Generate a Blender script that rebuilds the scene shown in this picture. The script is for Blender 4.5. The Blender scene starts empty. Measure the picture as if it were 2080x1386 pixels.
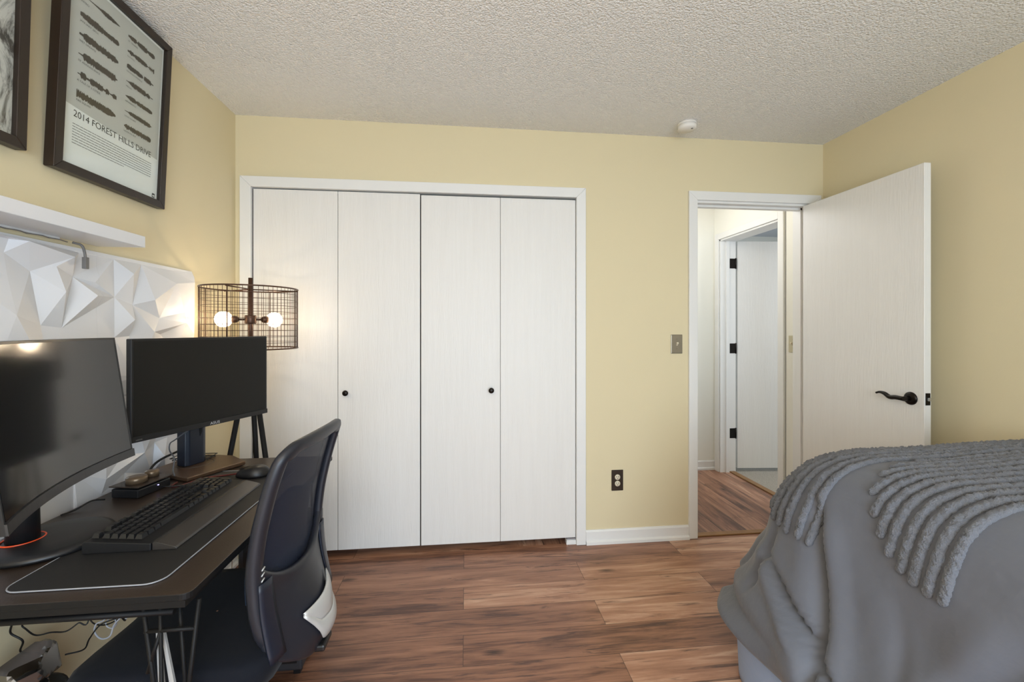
import bpy, bmesh, math, random
from mathutils import Vector, Matrix
from mathutils.bvhtree import BVHTree
from mathutils.geometry import delaunay_2d_cdt
random.seed(7)
PI = math.pi
SC = bpy.context.scene
COL = SC.collection

# ------------------------------------------------------------------ camera
cd = bpy.data.cameras.new('camera'); cam = bpy.data.objects.new('camera', cd); COL.objects.link(cam)
cam.location = (0, 0, 1.275); cam.rotation_euler = (PI/2, 0, math.radians(-6.209))
cd.sensor_width = 36; cd.lens = 36*864/2080; cd.shift_y = -25/2080; cd.clip_start = 0.02
SC.camera = cam
# ------------------------------------------------------------------ world, lights, exposure
w = bpy.data.worlds.new('world'); SC.world = w; w.use_nodes = True
w.node_tree.nodes['Background'].inputs[0].default_value = (.65, .8, 1, 1)
w.node_tree.nodes['Background'].inputs[1].default_value = 1.0
SC.view_settings.view_transform = 'Standard'; SC.view_settings.look = 'None'
SC.view_settings.gamma = 1; SC.view_settings.exposure = 0.0
try: SC.view_settings.use_curve_mapping = False
except Exception: pass
def area(name, loc, target, sx, sy, power, col):
    l = bpy.data.lights.new(name, 'AREA'); l.shape = 'RECTANGLE'; l.size = sx; l.size_y = sy
    l.energy = power; l.color = col
    o = bpy.data.objects.new(name, l); COL.objects.link(o); o.location = loc
    o.rotation_euler = (Vector(target)-Vector(loc)).to_track_quat('-Z', 'Y').to_euler()
    return o
area('window_daylight', (0.55, -1.70, 1.12), (0.35, 0, .35), 2.0, 1.7, 104, (.70, .85, 1))
area('ceiling_fill_light', (-0.35, -0.75, 1.75), (-0.40, -0.85, 2.5), .5, .5, 54, (1, .92, .82))  # added upward fill to brighten the ceiling, no lamp stands here
def bulb_light(name, loc, r, power, col):
    l = bpy.data.lights.new(name, 'POINT'); l.shadow_soft_size = r; l.energy = power; l.color = col
    o = bpy.data.objects.new(name, l); COL.objects.link(o); o.location = loc; return o
bulb_light('hall_globe_light', (1.5, 3.05, 2.2), .12, 11.5, (.97, .98, 1))
area('far_room_daylight', (3.9, 2.75, 1.6), (2.7, 3.6, 1.1), 1.0, 1.2, 17, (.84, .91, 1))

# ------------------------------------------------------------------ materials
def lin(c):
    return tuple(((v/255)/12.92 if v/255 <= .04045 else ((v/255+.055)/1.055)**2.4) for v in c)+(1,)
def mat(name, rgb, rough=.6, metal=0, spec=.5, emit=None, bump=None, sheen=0, var=None, coat=0):
    m = bpy.data.materials.new(name); m.use_nodes = True; nt = m.node_tree
    b = nt.nodes['Principled BSDF']
    b.inputs['Base Color'].default_value = lin(rgb); b.inputs['Roughness'].default_value = rough
    b.inputs['Metallic'].default_value = metal; b.inputs['Specular IOR Level'].default_value = spec
    b.inputs['Sheen Weight'].default_value = sheen; b.inputs['Coat Weight'].default_value = coat
    if emit: b.inputs['Emission Color'].default_value = (*emit[0], 1); b.inputs['Emission Strength'].default_value = emit[1]
    if bump or var:
        tc = nt.nodes.new('ShaderNodeTexCoord')
    if bump:   # (scale, strength, distance, (sx,sy,sz))
        mp = nt.nodes.new('ShaderNodeMapping'); nt.links.new(tc.outputs['Object'], mp.inputs[0])
        mp.inputs['Scale'].default_value = bump[3] if len(bump) > 3 else (1, 1, 1)
        n = nt.nodes.new('ShaderNodeTexNoise'); n.inputs['Scale'].default_value = bump[0]; n.inputs['Detail'].default_value = 4
        nt.links.new(mp.outputs[0], n.inputs['Vector'])
        bp = nt.nodes.new('ShaderNodeBump'); bp.inputs['Strength'].default_value = bump[1]; bp.inputs['Distance'].default_value = bump[2]
        nt.links.new(n.outputs[0], bp.inputs['Height']); nt.links.new(bp.outputs[0], b.inputs['Normal'])
    if var:    # (scale, rgb2, (sx,sy,sz))
        mp2 = nt.nodes.new('ShaderNodeMapping'); nt.links.new(tc.outputs['Object'], mp2.inputs[0])
        mp2.inputs['Scale'].default_value = var[2] if len(var) > 2 else (1, 1, 1)
        n2 = nt.nodes.new('ShaderNodeTexNoise'); n2.inputs['Scale'].default_value = var[0]; n2.inputs['Detail'].default_value = 5
        nt.links.new(mp2.outputs[0], n2.inputs['Vector'])
        mx = nt.nodes.new('ShaderNodeMix'); mx.data_type = 'RGBA'
        mx.inputs[6].default_value = lin(rgb); mx.inputs[7].default_value = lin(var[1])
        nt.links.new(n2.outputs[0], mx.inputs[0]); nt.links.new(mx.outputs[2], b.inputs['Base Color'])
    return m
M = {}
M['wall'] = mat('yellow_wall_paint', (221, 208, 173), .75, spec=.3, bump=(220, .12, .002))
M['hallwall'] = mat('white_wall_paint', (236, 234, 224), .7, spec=.3)
M['white'] = mat('white_trim_paint', (230, 229, 226), .45)
M['door'] = mat('white_wood_grain_paint', (231, 229, 225), .48, bump=(26, .30, .004, (6, 6, .45)), var=(5, (224, 221, 216), (12, 12, .5)))
M['dark'] = mat('black_gap', (14, 13, 12), .9)
M['bronze'] = mat('dark_bronze', (30, 25, 21), .32, metal=.7)
M['black'] = mat('black_plastic', (22, 22, 24), .42)
M['blackm'] = mat('matte_black_metal', (9, 9, 11), .6, spec=.3)
M['key'] = mat('black_keycap', (24, 24, 26), .32)
M['deskt'] = mat('dark_brown_black_laminate', (52, 42, 35), .36, bump=(300, .25, .001))
M['mat'] = mat('black_cloth_mat', (24, 23, 23), .62, bump=(600, .3, .0006))
M['matedge'] = mat('grey_stitched_edge', (150, 152, 158), .4)
M['screen'] = mat('matte_dark_screen', (14, 14, 14), .13, spec=.8)
M['screen2'] = mat('anti_glare_screen', (15, 15, 14), .42, spec=.35)
M['panel'] = mat('white_relief_panel', (226, 225, 226), .42)
M['shelf'] = mat('white_laminate', (226, 226, 227), .22)
M['frame'] = mat('dark_espresso_wood', (38, 27, 20), .4)
M['paper'] = mat('white_poster_paper', (240, 238, 236), .7)
M['pgrey'] = mat('grey_poster_field', (196, 193, 189), .7)
M['ink'] = mat('brown_black_print_ink', (66, 54, 42), .7)
M['ink2'] = mat('black_print_ink', (40, 38, 37), .7)
M['inkg'] = mat('grey_print_ink', (130, 128, 126), .7)
M['navy'] = mat('dark_navy_fabric', (11, 15, 24), .85, spec=.2, sheen=.05, bump=(500, .3, .001))
M['chairp'] = mat('dark_grey_plastic', (30, 32, 40), .42, bump=(900, .12, .0004))
M['silver'] = mat('silver_plastic', (186, 186, 184), .38, metal=.25)
M['chrome'] = mat('satin_metal', (190, 192, 196), .25, metal=.9)
M['nickel'] = mat('brushed_nickel', (150, 142, 128), .35, metal=.8)
M['bronzep'] = mat('brown_painted_metal', (70, 58, 48), .4, metal=.5)
M['ivory'] = mat('ivory_plastic', (222, 212, 188), .4)
M['oak'] = mat('golden_oak_strip', (158, 118, 70), .45, bump=(30, .2, .001), var=(20, (120, 84, 48), (1, 1, 1)))
M['cage'] = mat('dark_bronze_wire', (88, 62, 47), .4, metal=.6)
M['orange'] = mat('orange_plastic', (214, 74, 30), .4)
M['whitecord'] = mat('white_cord', (200, 203, 212), .5)
M['cord'] = mat('black_cord', (14, 14, 15), .5)
M['redcord'] = mat('red_black_braided_cord', (24, 18, 18), .6, var=(240, (120, 30, 22)))
M['grey_led'] = mat('grey_strip', (120, 116, 112), .5)
M['logo'] = mat('pale_logo_print', (200, 200, 200), .5)
M['detector'] = mat('white_detector_plastic', (232, 228, 222), .5)
M['bagd'] = mat('dark_film', (30, 28, 26), .25, spec=.7)
M['mattress'] = mat('white_mattress_cloth', (210, 208, 204), .8)
M['bedbase'] = mat('black_bed_frame', (25, 24, 24), .6)

def nodes(name):
    m = bpy.data.materials.new(name); m.use_nodes = True
    nt = m.node_tree
    return m, nt, nt.nodes['Principled BSDF'], nt.nodes.new, nt.links.new

def ceiling_mat(name, rgb):
    m, nt, b, N, L = nodes(name)
    b.inputs['Base Color'].default_value = lin(rgb); b.inputs['Roughness'].default_value = .95
    b.inputs['Specular IOR Level'].default_value = .1
    tc = N('ShaderNodeTexCoord'); v = N('ShaderNodeTexVoronoi'); v.inputs['Scale'].default_value = 130
    n = N('ShaderNodeTexNoise'); n.inputs['Scale'].default_value = 160; n.inputs['Detail'].default_value = 5
    L(tc.outputs['Object'], v.inputs['Vector']); L(tc.outputs['Object'], n.inputs['Vector'])
    mt = N('ShaderNodeMath'); mt.operation = 'SUBTRACT'; L(n.outputs[0], mt.inputs[0]); L(v.outputs['Distance'], mt.inputs[1])
    bp = N('ShaderNodeBump'); bp.inputs['Strength'].default_value = .75; bp.inputs['Distance'].default_value = .010
    L(mt.outputs[0], bp.inputs['Height']); L(bp.outputs[0], b.inputs['Normal'])
    return m
M['ceiling'] = ceiling_mat('popcorn_ceiling', (247, 244, 239))
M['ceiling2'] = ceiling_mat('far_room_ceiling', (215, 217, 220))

def plank_mat(name, along_y=False, y0=2.437, x0=-.01, tint=1.0):
    """laminate planks 1.22 m x 0.166 m, staggered by half, with stretched grain and knots"""
    m, nt, b, N, L = nodes(name)
    tc = N('ShaderNodeTexCoord'); sp = N('ShaderNodeSeparateXYZ'); L(tc.outputs['Object'], sp.inputs[0])
    X, Y = (sp.outputs[1], sp.outputs[0]) if along_y else (sp.outputs[0], sp.outputs[1])
    def mth(op, a, bb=None, cc=None):
        q = N('ShaderNodeMath'); q.operation = op
        for i, v in enumerate((a, bb, cc)):
            if v is None: continue
            if isinstance(v, (int, float)): q.inputs[i].default_value = v
            else: L(v, q.inputs[i])
        return q.outputs[0]
    ry = mth('DIVIDE', mth('SUBTRACT', Y, y0), .1645)
    row = mth('FLOOR', ry); fy = mth('SUBTRACT', ry, row)
    par = mth('ABSOLUTE', mth('MODULO', mth('ADD', row, 1), 2))       # rows just below y0 start at x0
    rx = mth('ADD', mth('DIVIDE', mth('SUBTRACT', X, x0), 1.22), mth('MULTIPLY', par, .5))
    colx = mth('FLOOR', rx); fx = mth('SUBTRACT', rx, colx)
    cv = N('ShaderNodeCombineXYZ'); L(row, cv.inputs[0]); L(colx, cv.inputs[1])
    wn = N('ShaderNodeTexWhiteNoise'); wn.noise_dimensions = '3D'; L(cv.outputs[0], wn.inputs['Vector'])
    rnd = wn.outputs['Value']
    # grain coordinates, shifted plank by plank
    gv = N('ShaderNodeCombineXYZ')
    L(mth('ADD', mth('MULTIPLY', X, 1.0), mth('MULTIPLY', rnd, 37)), gv.inputs[0])
    L(mth('ADD', mth('MULTIPLY', Y, 1.0), mth('MULTIPLY', rnd, 11)), gv.inputs[1])
    def noise(sx, sy, sc, det=6, dist=0.0, rough=.6):
        mp = N('ShaderNodeMapping'); L(gv.outputs[0], mp.inputs[0]); mp.inputs['Scale'].default_value = (sx, sy, 1)
        n = N('ShaderNodeTexNoise'); n.inputs['Scale'].default_value = sc; n.inputs['Detail'].default_value = det
        n.inputs['Distortion'].default_value = dist; n.inputs['Roughness'].default_value = rough
        L(mp.outputs[0], n.inputs['Vector']); return n.outputs[0]
    g1 = noise(1.0, 9.0, 2.2, 6, .7); g2 = noise(3, 70, 1.6, 4); g3 = noise(1.1, 15, 1.9, 8, 1.6, .68)
    cr = N('ShaderNodeValToRGB'); e = cr.color_ramp.elements
    e[0].position = .28; e[0].color = lin((90, 60, 47)); e[1].position = .74; e[1].color = lin((203, 164, 137))
    e2 = cr.color_ramp.elements.new(.42); e2.color = lin((141, 99, 77))
    e3 = cr.color_ramp.elements.new(.58); e3.color = lin((170, 125, 99))
    val = mth('ADD', mth('MULTIPLY', g1, .74), mth('ADD', mth('MULTIPLY', g2, .28), mth('MULTIPLY', mth('SUBTRACT', rnd, .45), .34)))
    L(val, cr.inputs[0])
    # dark streaks
    st = N('ShaderNodeMapRange'); L(g3, st.inputs['Value']); st.inputs['From Min'].default_value = .555; st.inputs['From Max'].default_value = .64
    st.inputs['To Min'].default_value = 0; st.inputs['To Max'].default_value = .85
    mx = N('ShaderNodeMix'); mx.data_type = 'RGBA'; L(st.outputs[0], mx.inputs[0]); L(cr.outputs[0], mx.inputs[6]); mx.inputs[7].default_value = lin((78, 55, 48))
    # knots
    mpk = N('ShaderNodeMapping'); L(gv.outputs[0], mpk.inputs[0]); mpk.inputs['Scale'].default_value = (2.2, 6.0, 1)
    vo = N('ShaderNodeTexVoronoi'); vo.inputs['Scale'].default_value = 1.0; L(mpk.outputs[0], vo.inputs['Vector'])
    kn = N('ShaderNodeMapRange'); L(mth('ADD', vo.outputs['Distance'], mth('MULTIPLY', mth('SUBTRACT', g2, .5), .12)), kn.inputs['Value'])
    kn.inputs['From Min'].default_value = .02; kn.inputs['From Max'].default_value = .13; kn.inputs['To Min'].default_value = .95; kn.inputs['To Max'].default_value = 0
    mk = N('ShaderNodeMix'); mk.data_type = 'RGBA'; L(kn.outputs[0], mk.inputs[0]); L(mx.outputs[2], mk.inputs[6]); mk.inputs[7].default_value = lin((52, 34, 27))
    # seams
    ex = mth('MULTIPLY', mth('MINIMUM', fx, mth('SUBTRACT', 1, fx)), 1.22)
    ey = mth('MULTIPLY', mth('MINIMUM', fy, mth('SUBTRACT', 1, fy)), .1645)
    sm = mth('LESS_THAN', mth('MINIMUM', ex, ey), .0011)
    ms = N('ShaderNodeMix'); ms.data_type = 'RGBA'; L(mth('MULTIPLY', sm, .8), ms.inputs[0]); L(mk.outputs[2], ms.inputs[6]); ms.inputs[7].default_value = lin((50, 34, 26))
    L(ms.outputs[2], b.inputs['Base Color']); b.inputs['Roughness'].default_value = .36
    b.inputs['Specular IOR Level'].default_value = .45
    bp = N('ShaderNodeBump'); bp.inputs['Strength'].default_value = .12; bp.inputs['Distance'].default_value = .001
    L(g2, bp.inputs['Height']); L(bp.outputs[0], b.inputs['Normal'])
    return m
M['floor'] = plank_mat('walnut_laminate_planks')
M['floor_hall'] = plank_mat('walnut_laminate_planks_hall', along_y=True, y0=2.1, x0=3.3)
M['carpet'] = mat('speckled_beige_carpet', (214, 208, 196), .95, spec=.1, bump=(160, 1, .01), var=(140, (140, 132, 120)))

def glass_mat(name, tint=(1, 1, 1), refl=.08, rough=.02):
    m, nt, b, N, L = nodes(name)
    out = nt.nodes['Material Output']; nt.nodes.remove(b)
    t = N('ShaderNodeBsdfTransparent'); t.inputs[0].default_value = (*tint, 1)
    g = N('ShaderNodeBsdfGlossy'); g.inputs['Roughness'].default_value = rough
    mx = N('ShaderNodeMixShader'); mx.inputs[0].default_value = refl
    L(t.outputs[0], mx.inputs[1]); L(g.outputs[0], mx.inputs[2]); L(mx.outputs[0], out.inputs[0])
    return m
M['glass'] = glass_mat('picture_glass', (.97, .99, .98), .05, .08)
M['bag'] = glass_mat('translucent_grey_bag', (.42, .40, .37), .32, .22)
M['meshback'] = None
def mesh_fabric():
    m, nt, b, N, L = nodes('navy_chair_mesh')
    out = nt.nodes['Material Output']
    b.inputs['Base Color'].default_value = lin((26, 36, 56)); b.inputs['Roughness'].default_value = .6
    t = N('ShaderNodeBsdfTransparent'); mx = N('ShaderNodeMixShader'); mx.inputs[0].default_value = .28
    L(b.outputs[0], mx.inputs[1]); L(t.outputs[0], mx.inputs[2]); L(mx.outputs[0], out.inputs[0]); return m
M['meshback'] = mesh_fabric()
def bulb_mat():
    m, nt, b, N, L = nodes('clear_bulb_glass')
    out = nt.nodes['Material Output']
    b.inputs['Base Color'].default_value = (1, .95, .85, 1); b.inputs['Roughness'].default_value = .1
    b.inputs['Emission Color'].default_value = (1, .84, .60, 1); b.inputs['Emission Strength'].default_value = 1.6
    t = N('ShaderNodeBsdfTransparent'); mx = N('ShaderNodeMixShader'); mx.inputs[0].default_value = .55
    L(b.outputs[0], mx.inputs[1]); L(t.outputs[0], mx.inputs[2]); L(mx.outputs[0], out.inputs[0])
    return m
M['bulb'] = bulb_mat()
M['filament'] = mat('glowing_filament', (255, 200, 120), .5, emit=((1, .78, .45), 26))
def art_mat():
    m, nt, b, N, L = nodes('black_and_white_abstract_print')
    tc = N('ShaderNodeTexCoord'); mp = N('ShaderNodeMapping'); mp.inputs['Scale'].default_value = (1, 1.5, 1)
    mp.inputs['Rotation'].default_value = (.7, 0, 0); L(tc.outputs['Object'], mp.inputs[0])
    n = N('ShaderNodeTexNoise'); n.inputs['Scale'].default_value = 7; n.inputs['Detail'].default_value = 15; n.inputs['Roughness'].default_value = .72
    n.inputs['Distortion'].default_value = .9
    L(mp.outputs[0], n.inputs['Vector']); cr = N('ShaderNodeValToRGB'); e = cr.color_ramp.elements
    e[0].position = .42; e[0].color = lin((50, 42, 38)); e[1].position = .53; e[1].color = lin((205, 200, 196))
    L(n.outputs[0], cr.inputs[0]); L(cr.outputs[0], b.inputs['Base Color']); b.inputs['Roughness'].default_value = .7
    return m
M['art'] = art_mat()
def fabric_mat(name, rgb, rough, sheen, bs, bstr):
    m = mat(name, rgb, rough, spec=.25, sheen=sheen, bump=(bs, bstr, .012 if bs < 50 else .006)); return m
M['duvet'] = fabric_mat('grey_cotton', (99, 102, 111), .58, .15, 13, .40)
M['tuft'] = fabric_mat('grey_chenille_tuft', (110, 113, 121), .85, .15, 210, 1.0)

# ------------------------------------------------------------------ mesh helpers
class MB:
    """collects shapes for one mesh object"""
    def __init__(s): s.bm = bmesh.new(); s.mats = []
    def mi(s, m):
        if m not in s.mats: s.mats.append(m)
        return s.mats.index(m)
    def faces(s, fs, m):
        if m is not None:
            i = s.mi(m)
            for f in fs: f.material_index = i
    def box(s, x0, x1, y0, y1, z0, z1, m=None, bev=0, mtx=None, seg=2):
        b = bmesh.new()
        bmesh.ops.create_cube(b, size=1)
        for v in b.verts: v.co = Vector((x0+(v.co.x+.5)*(x1-x0), y0+(v.co.y+.5)*(y1-y0), z0+(v.co.z+.5)*(z1-z0)))
        if bev: bmesh.ops.bevel(b, geom=b.edges[:], offset=bev, segments=seg, affect='EDGES', profile=.5)
        s.merge(b, m, mtx); return s
    def merge(s, b, m=None, mtx=None):
        if mtx is not None: bmesh.ops.transform(b, matrix=mtx, verts=b.verts)
        vm = {v: s.bm.verts.new(v.co) for v in b.verts}; i = s.mi(m) if m is not None else 0
        for f in b.faces:
            try: nf = s.bm.faces.new([vm[v] for v in f.verts]); nf.material_index = i; nf.smooth = f.smooth
            except ValueError: pass
        b.free()
    def prism(s, pts, axis, a0, a1, m=None, bev=0, mtx=None, seg=2):
        """extrude 2D polygon; axis 'z': pts=(x,y); 'y': pts=(x,z); 'x': pts=(y,z)"""
        def P(p, a): return {'z': (p[0], p[1], a), 'y': (p[0], a, p[1]), 'x': (a, p[0], p[1])}[axis]
        b = bmesh.new(); va = [b.verts.new(P(p, a0)) for p in pts]; vb = [b.verts.new(P(p, a1)) for p in pts]
        b.faces.new(va); b.faces.new(vb[::-1])
        for i in range(len(pts)):
            j = (i+1) % len(pts); b.faces.new((va[j], va[i], vb[i], vb[j]))
        bmesh.ops.recalc_face_normals(b, faces=b.faces)
        if bev:
            ed = [e for e in b.edges if len(e.link_faces) == 2 and e.calc_face_angle(0) > .4]
            bmesh.ops.bevel(b, geom=ed, offset=bev, segments=seg, affect='EDGES', profile=.5)
        s.merge(b, m, mtx); return s
    def tube(s, pts, r, m=None, n=8, closed=False, smooth=True, cap=True, sy=1.0):
        pts = [Vector(p) for p in pts]; N_ = len(pts); b = bmesh.new(); rings = []
        up = None
        for i, p in enumerate(pts):
            a = pts[(i-1) % N_] if (closed or i) else pts[0]; c = pts[(i+1) % N_] if (closed or i < N_-1) else pts[-1]
            t = (c-a).normalized()
            if up is None:
                up = Vector((0, 0, 1)) if abs(t.z) < .9 else Vector((1, 0, 0))
            side = t.cross(up)
            if side.length < 1e-5: side = t.cross(Vector((0, 1, 0)))
            side.normalize(); u = side.cross(t).normalized(); up = u
            rr = r[i] if isinstance(r, (list, tuple)) else r
            rings.append([b.verts.new(p+side*math.cos(k*2*PI/n)*rr+u*math.sin(k*2*PI/n)*rr*sy) for k in range(n)])
        for i in range(N_ if closed else N_-1):
            A, B = rings[i], rings[(i+1) % N_]
            for k in range(n):
                f = b.faces.new((A[k], A[(k+1) % n], B[(k+1) % n], B[k])); f.smooth = smooth
        if cap and not closed:
            b.faces.new(rings[0][::-1]); b.faces.new(rings[-1])
        s.merge(b, m); return s
    def lathe(s, prof, c=(0, 0, 0), m=None, n=32, mtx=None, smooth=True):
        b = bmesh.new(); rings = []
        for r, z in prof:
            if r < 1e-6: rings.append([b.verts.new((0, 0, z))])
            else: rings.append([b.verts.new((r*math.cos(k*2*PI/n), r*math.sin(k*2*PI/n), z)) for k in range(n)])
        for A, B in zip(rings, rings[1:]):
            for k in range(n):
                j = (k+1) % n
                if len(A) == 1 and len(B) == 1: continue
                if len(A) == 1: f = b.faces.new((A[0], B[j], B[k]))
                elif len(B) == 1: f = b.faces.new((A[k], A[j], B[0]))
                else: f = b.faces.new((A[k], A[j], B[j], B[k]))
                f.smooth = smooth
        bmesh.ops.recalc_face_normals(b, faces=b.faces)
        mt = Matrix.Translation(c) @ mtx if mtx is not None else Matrix.Translation(c)
        s.merge(b, m, mt); return s
    def grid(s, rows, m=None, smooth=True, closed_u=False):
        b = bmesh.new(); V = [[b.verts.new(p) for p in r] for r in rows]
        for i in range(len(V)-1):
            n = len(V[i])
            for k in range(n if closed_u else n-1):
                f = b.faces.new((V[i][k], V[i][(k+1) % n], V[i+1][(k+1) % n], V[i+1][k])); f.smooth = smooth
        s.merge(b, m); return s
    def build(s, name, m=None, parent=None, solid=0, sub=0, autos=False, off=0):
        me = bpy.data.meshes.new(name); bmesh.ops.recalc_face_normals(s.bm, faces=s.bm.faces) if not solid else None
        s.bm.to_mesh(me); s.bm.free()
        for k in (s.mats or [m]): me.materials.append(k if k else m)
        if m is not None and s.mats and s.mats[0] is None: me.materials[0] = m
        o = bpy.data.objects.new(name, me); COL.objects.link(o)
        if parent is not None:
            o.parent = parent; o.matrix_parent_inverse = Matrix.Translation(parent_loc(parent)).inverted()
        if solid: md = o.modifiers.new('s', 'SOLIDIFY'); md.thickness = solid; md.offset = off
        if sub: md = o.modifiers.new('d', 'SUBSURF'); md.levels = sub; md.render_levels = sub
        return o
def parent_loc(p):
    l = Vector(p.location) if p.type == 'EMPTY' else Vector((0, 0, 0))
    q = p.parent
    while q is not None:
        if q.type == 'EMPTY': l = l  # parts are built in world coordinates
        q = q.parent
    return l
def struct(o): o['kind'] = 'structure'; return o
def tag(o, label, cat, group=None):
    o['label'] = label; o['category'] = cat
    if group: o['group'] = group
    return o
def thing(name, loc, label, cat, group=None):
    o = bpy.data.objects.new(name, None); COL.objects.link(o); o.location = loc
    o.empty_display_size = .05
    return tag(o, label, cat, group)
def catmull(P, n=8):
    P = [Vector(p) for p in P]; Q = [P[0]*2-P[1]]+P+[P[-1]*2-P[-2]]; out = []
    for i in range(1, len(Q)-2):
        for k in range(n):
            t = k/n; a, b, c, d = Q[i-1:i+3]
            out.append(.5*((2*b)+(c-a)*t+(2*a-5*b+4*c-d)*t*t+(3*b-a-3*c+d)*t**3))
    out.append(P[-1]); return out
def lerp_tab(tab, x):
    if x <= tab[0][0]: return tab[0][1]
    for (a, fa), (b, fb) in zip(tab, tab[1:]):
        if x <= b:
            t = (x-a)/(b-a); return fa+(fb-fa)*t
    return tab[-1][1]
def sm(x, a, b):
    t = max(0, min(1, (x-a)/(b-a))); return t*t*(3-2*t)
def text_mesh(body, size, mtx, m, mb, sx=1.0, align='LEFT', extr=0):
    cu = bpy.data.curves.new('t', 'FONT'); cu.body = body; cu.size = size; cu.align_x = align; cu.extrude = extr; cu.resolution_u = 3
    o = bpy.data.objects.new('t', cu); COL.objects.link(o)
    dg = bpy.context.evaluated_depsgraph_get(); me = o.evaluated_get(dg).to_mesh()
    b = bmesh.new(); b.from_mesh(me); o.evaluated_get(dg).to_mesh_clear()
    w_ = max([v.co.x for v in b.verts], default=0)
    bmesh.ops.scale(b, vec=(sx, 1, 1), verts=b.verts)
    COL.objects.unlink(o); bpy.data.objects.remove(o); bpy.data.curves.remove(cu)
    mb.merge(b, m, mtx); return w_*sx

XL, XR, YB, YF, ZC = -1.244, 2.245, 2.46, -1.75, 2.438
WT = .105                                             # wall thickness
# ================================================================== SETTING
struct(MB().box(XL-.3, XR+.2, YF-.3, YB+.012, -.1, 0).build('floor', M['floor']))
struct(MB().box(.3, XR+.13, YB+.012, 3.95, -.1, 0).build('floor_hall', M['floor_hall']))
struct(MB().box(XR+.13, 4.6, YB+.012, 5.2, -.1, -.002).build('floor_far_room', M['carpet']))
struct(MB().box(XL-.3, .3, YB+.012, 3.3, -.1, -.001).build('floor_closet', M['floor']))
struct(MB().box(XL-.2, XR+.11, YF-.2, YB+WT, ZC, ZC+.1).build('ceiling', M['ceiling']))
struct(MB().box(.3, XR+.11, YB+WT, 3.95, ZC, ZC+.1).build('ceiling_hall', M['ceiling']))
struct(MB().box(XR+.11, 4.7, 2.0, 5.2, ZC, ZC+.1).build('ceiling_far_room', M['ceiling2']))
struct(MB().box(XL-.1, XL, YF-.1, YB+.8, 0, ZC).build('wall_left', M['wall']))
struct(MB().box(XR, XR+.11, YF-.1, YB+WT, 0, ZC).build('wall_right', M['wall']))
# back wall with closet opening and door opening
b = MB()
CX0, CX1, CZ = -1.163, .652, 2.05                     # closet opening
DX0, DX1, DZ = 1.388, 2.150, 2.062                    # entry rough opening
for a, c, z0, z1 in ((XL, CX0, 0, ZC), (CX0, CX1, CZ, ZC), (CX1, DX0, 0, ZC), (DX0, DX1, DZ, ZC), (DX1, XR, 0, ZC)):
    b.box(a, c, YB, YB+WT, z0, z1)
struct(b.build('wall_back', M['wall']))
# front wall with window, behind the camera
b = MB()
for a, c, z0, z1 in ((XL, -.5, 0, ZC), (-.5, 1.6, 0, .16), (-.5, 1.6, 2.1, ZC), (1.6, XR, 0, ZC)): b.box(a, c, YF-.1, YF, z0, z1)
struct(b.build('wall_front', M['wall']))
b = MB()
for x0, x1, z0, z1 in ((-.5, 1.6, .16, .22), (-.5, 1.6, 2.04, 2.1), (-.5, -.44, .22, 2.04), (1.54, 1.6, .22, 2.04), (.52, .58, .22, 2.04)): b.box(x0, x1, YF-.08, YF-.03, z0, z1)
struct(b.build('window_1', M['white']))
# closet interior, near-black walls stand in for the shade inside
struct(MB().box(XL, CX1+.1, 3.15, 3.2, 0, ZC).box(CX1+.05, CX1+.1, YB+WT, 3.15, 0, ZC).build('wall_closet', M['dark']))
# hall and far room walls
HE = 3.645                                            # hall end wall
struct(MB().box(.3, XR, HE, HE+.1, 0, ZC).build('wall_hall_end', M['hallwall']))
struct(MB().box(.8, .85, YB+WT, HE, 0, ZC).build('wall_hall_left', M['hallwall']))
HD0, HD1 = 2.838, 3.562
b = MB()
XW = XR+.11
for y0, y1, z0, z1 in ((YB+WT, HD0, 0, ZC), (HD0, HD1, 2.066, ZC), (HD1, HE+.1, 0, ZC)): b.box(XR, XW, y0, y1, z0, z1)
struct(b.build('wall_hall_right', M['hallwall']))
struct(MB().box(XW, 4.6, 5.0, 5.1, 0, ZC).box(4.5, 4.6, 2.1, 5.0, 0, ZC).box(XW, 4.6, 2.1, 2.2, 0, ZC).build('wall_far_room', M['hallwall']))

# closet casing (trim_1)
def casing(mb, x0, x1, z1, wd=.057, yf=YB-.016):
    """mitred door casing around opening x0..x1, top z1"""
    i = [(x0, 0), (x0, z1), (x1, z1), (x1, 0)]; o = [(x0-wd, 0), (x0-wd, z1+wd), (x1+wd, z1+wd), (x1+wd, 0)]
    g = .0006
    for (a, b_, c, d), _ in (((i[0], i[1], o[1], o[0]), 0), ((i[1], i[2], o[2], o[1]), 1), ((i[2], i[3], o[3], o[2]), 2)):
        mb.prism([a, b_, c, d], 'y', yf, YB, bev=.003)
b = MB(); casing(b, -1.159, .648, 2.048, .057)
b.box(CX0, -1.159, YB, YB+WT, 0, 2.048).box(.648, CX1, YB, YB+WT, 0, 2.048).box(CX0, CX1, YB, YB+WT, 2.048, CZ)
struct(b.build('trim_1', M['white']))
# entry casing and jamb (trim_2)
b = MB(); casing(b, 1.401, 2.166, 2.058, .055)
b.box(DX0, 1.401, YB, YB+WT, 0, 2.058).box(2.137, DX1+.02, YB, YB+WT, 0, 2.058).box(1.401, 2.137, YB, YB+WT, 2.045, 2.062)
b.box(1.401, 1.412, YB+.042, YB+.075, 0, 2.045).box(2.126, 2.137, YB+.042, YB+.075, 0, 2.045).box(1.401, 2.137, YB+.042, YB+.075, 2.033, 2.045)
b.box(1.345, 1.401, YB+WT, YB+WT+.014, 0, 2.1).box(2.137, 2.193, YB+WT, YB+WT+.014, 0, 2.1)
struct(b.build('trim_2', M['white']))
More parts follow.
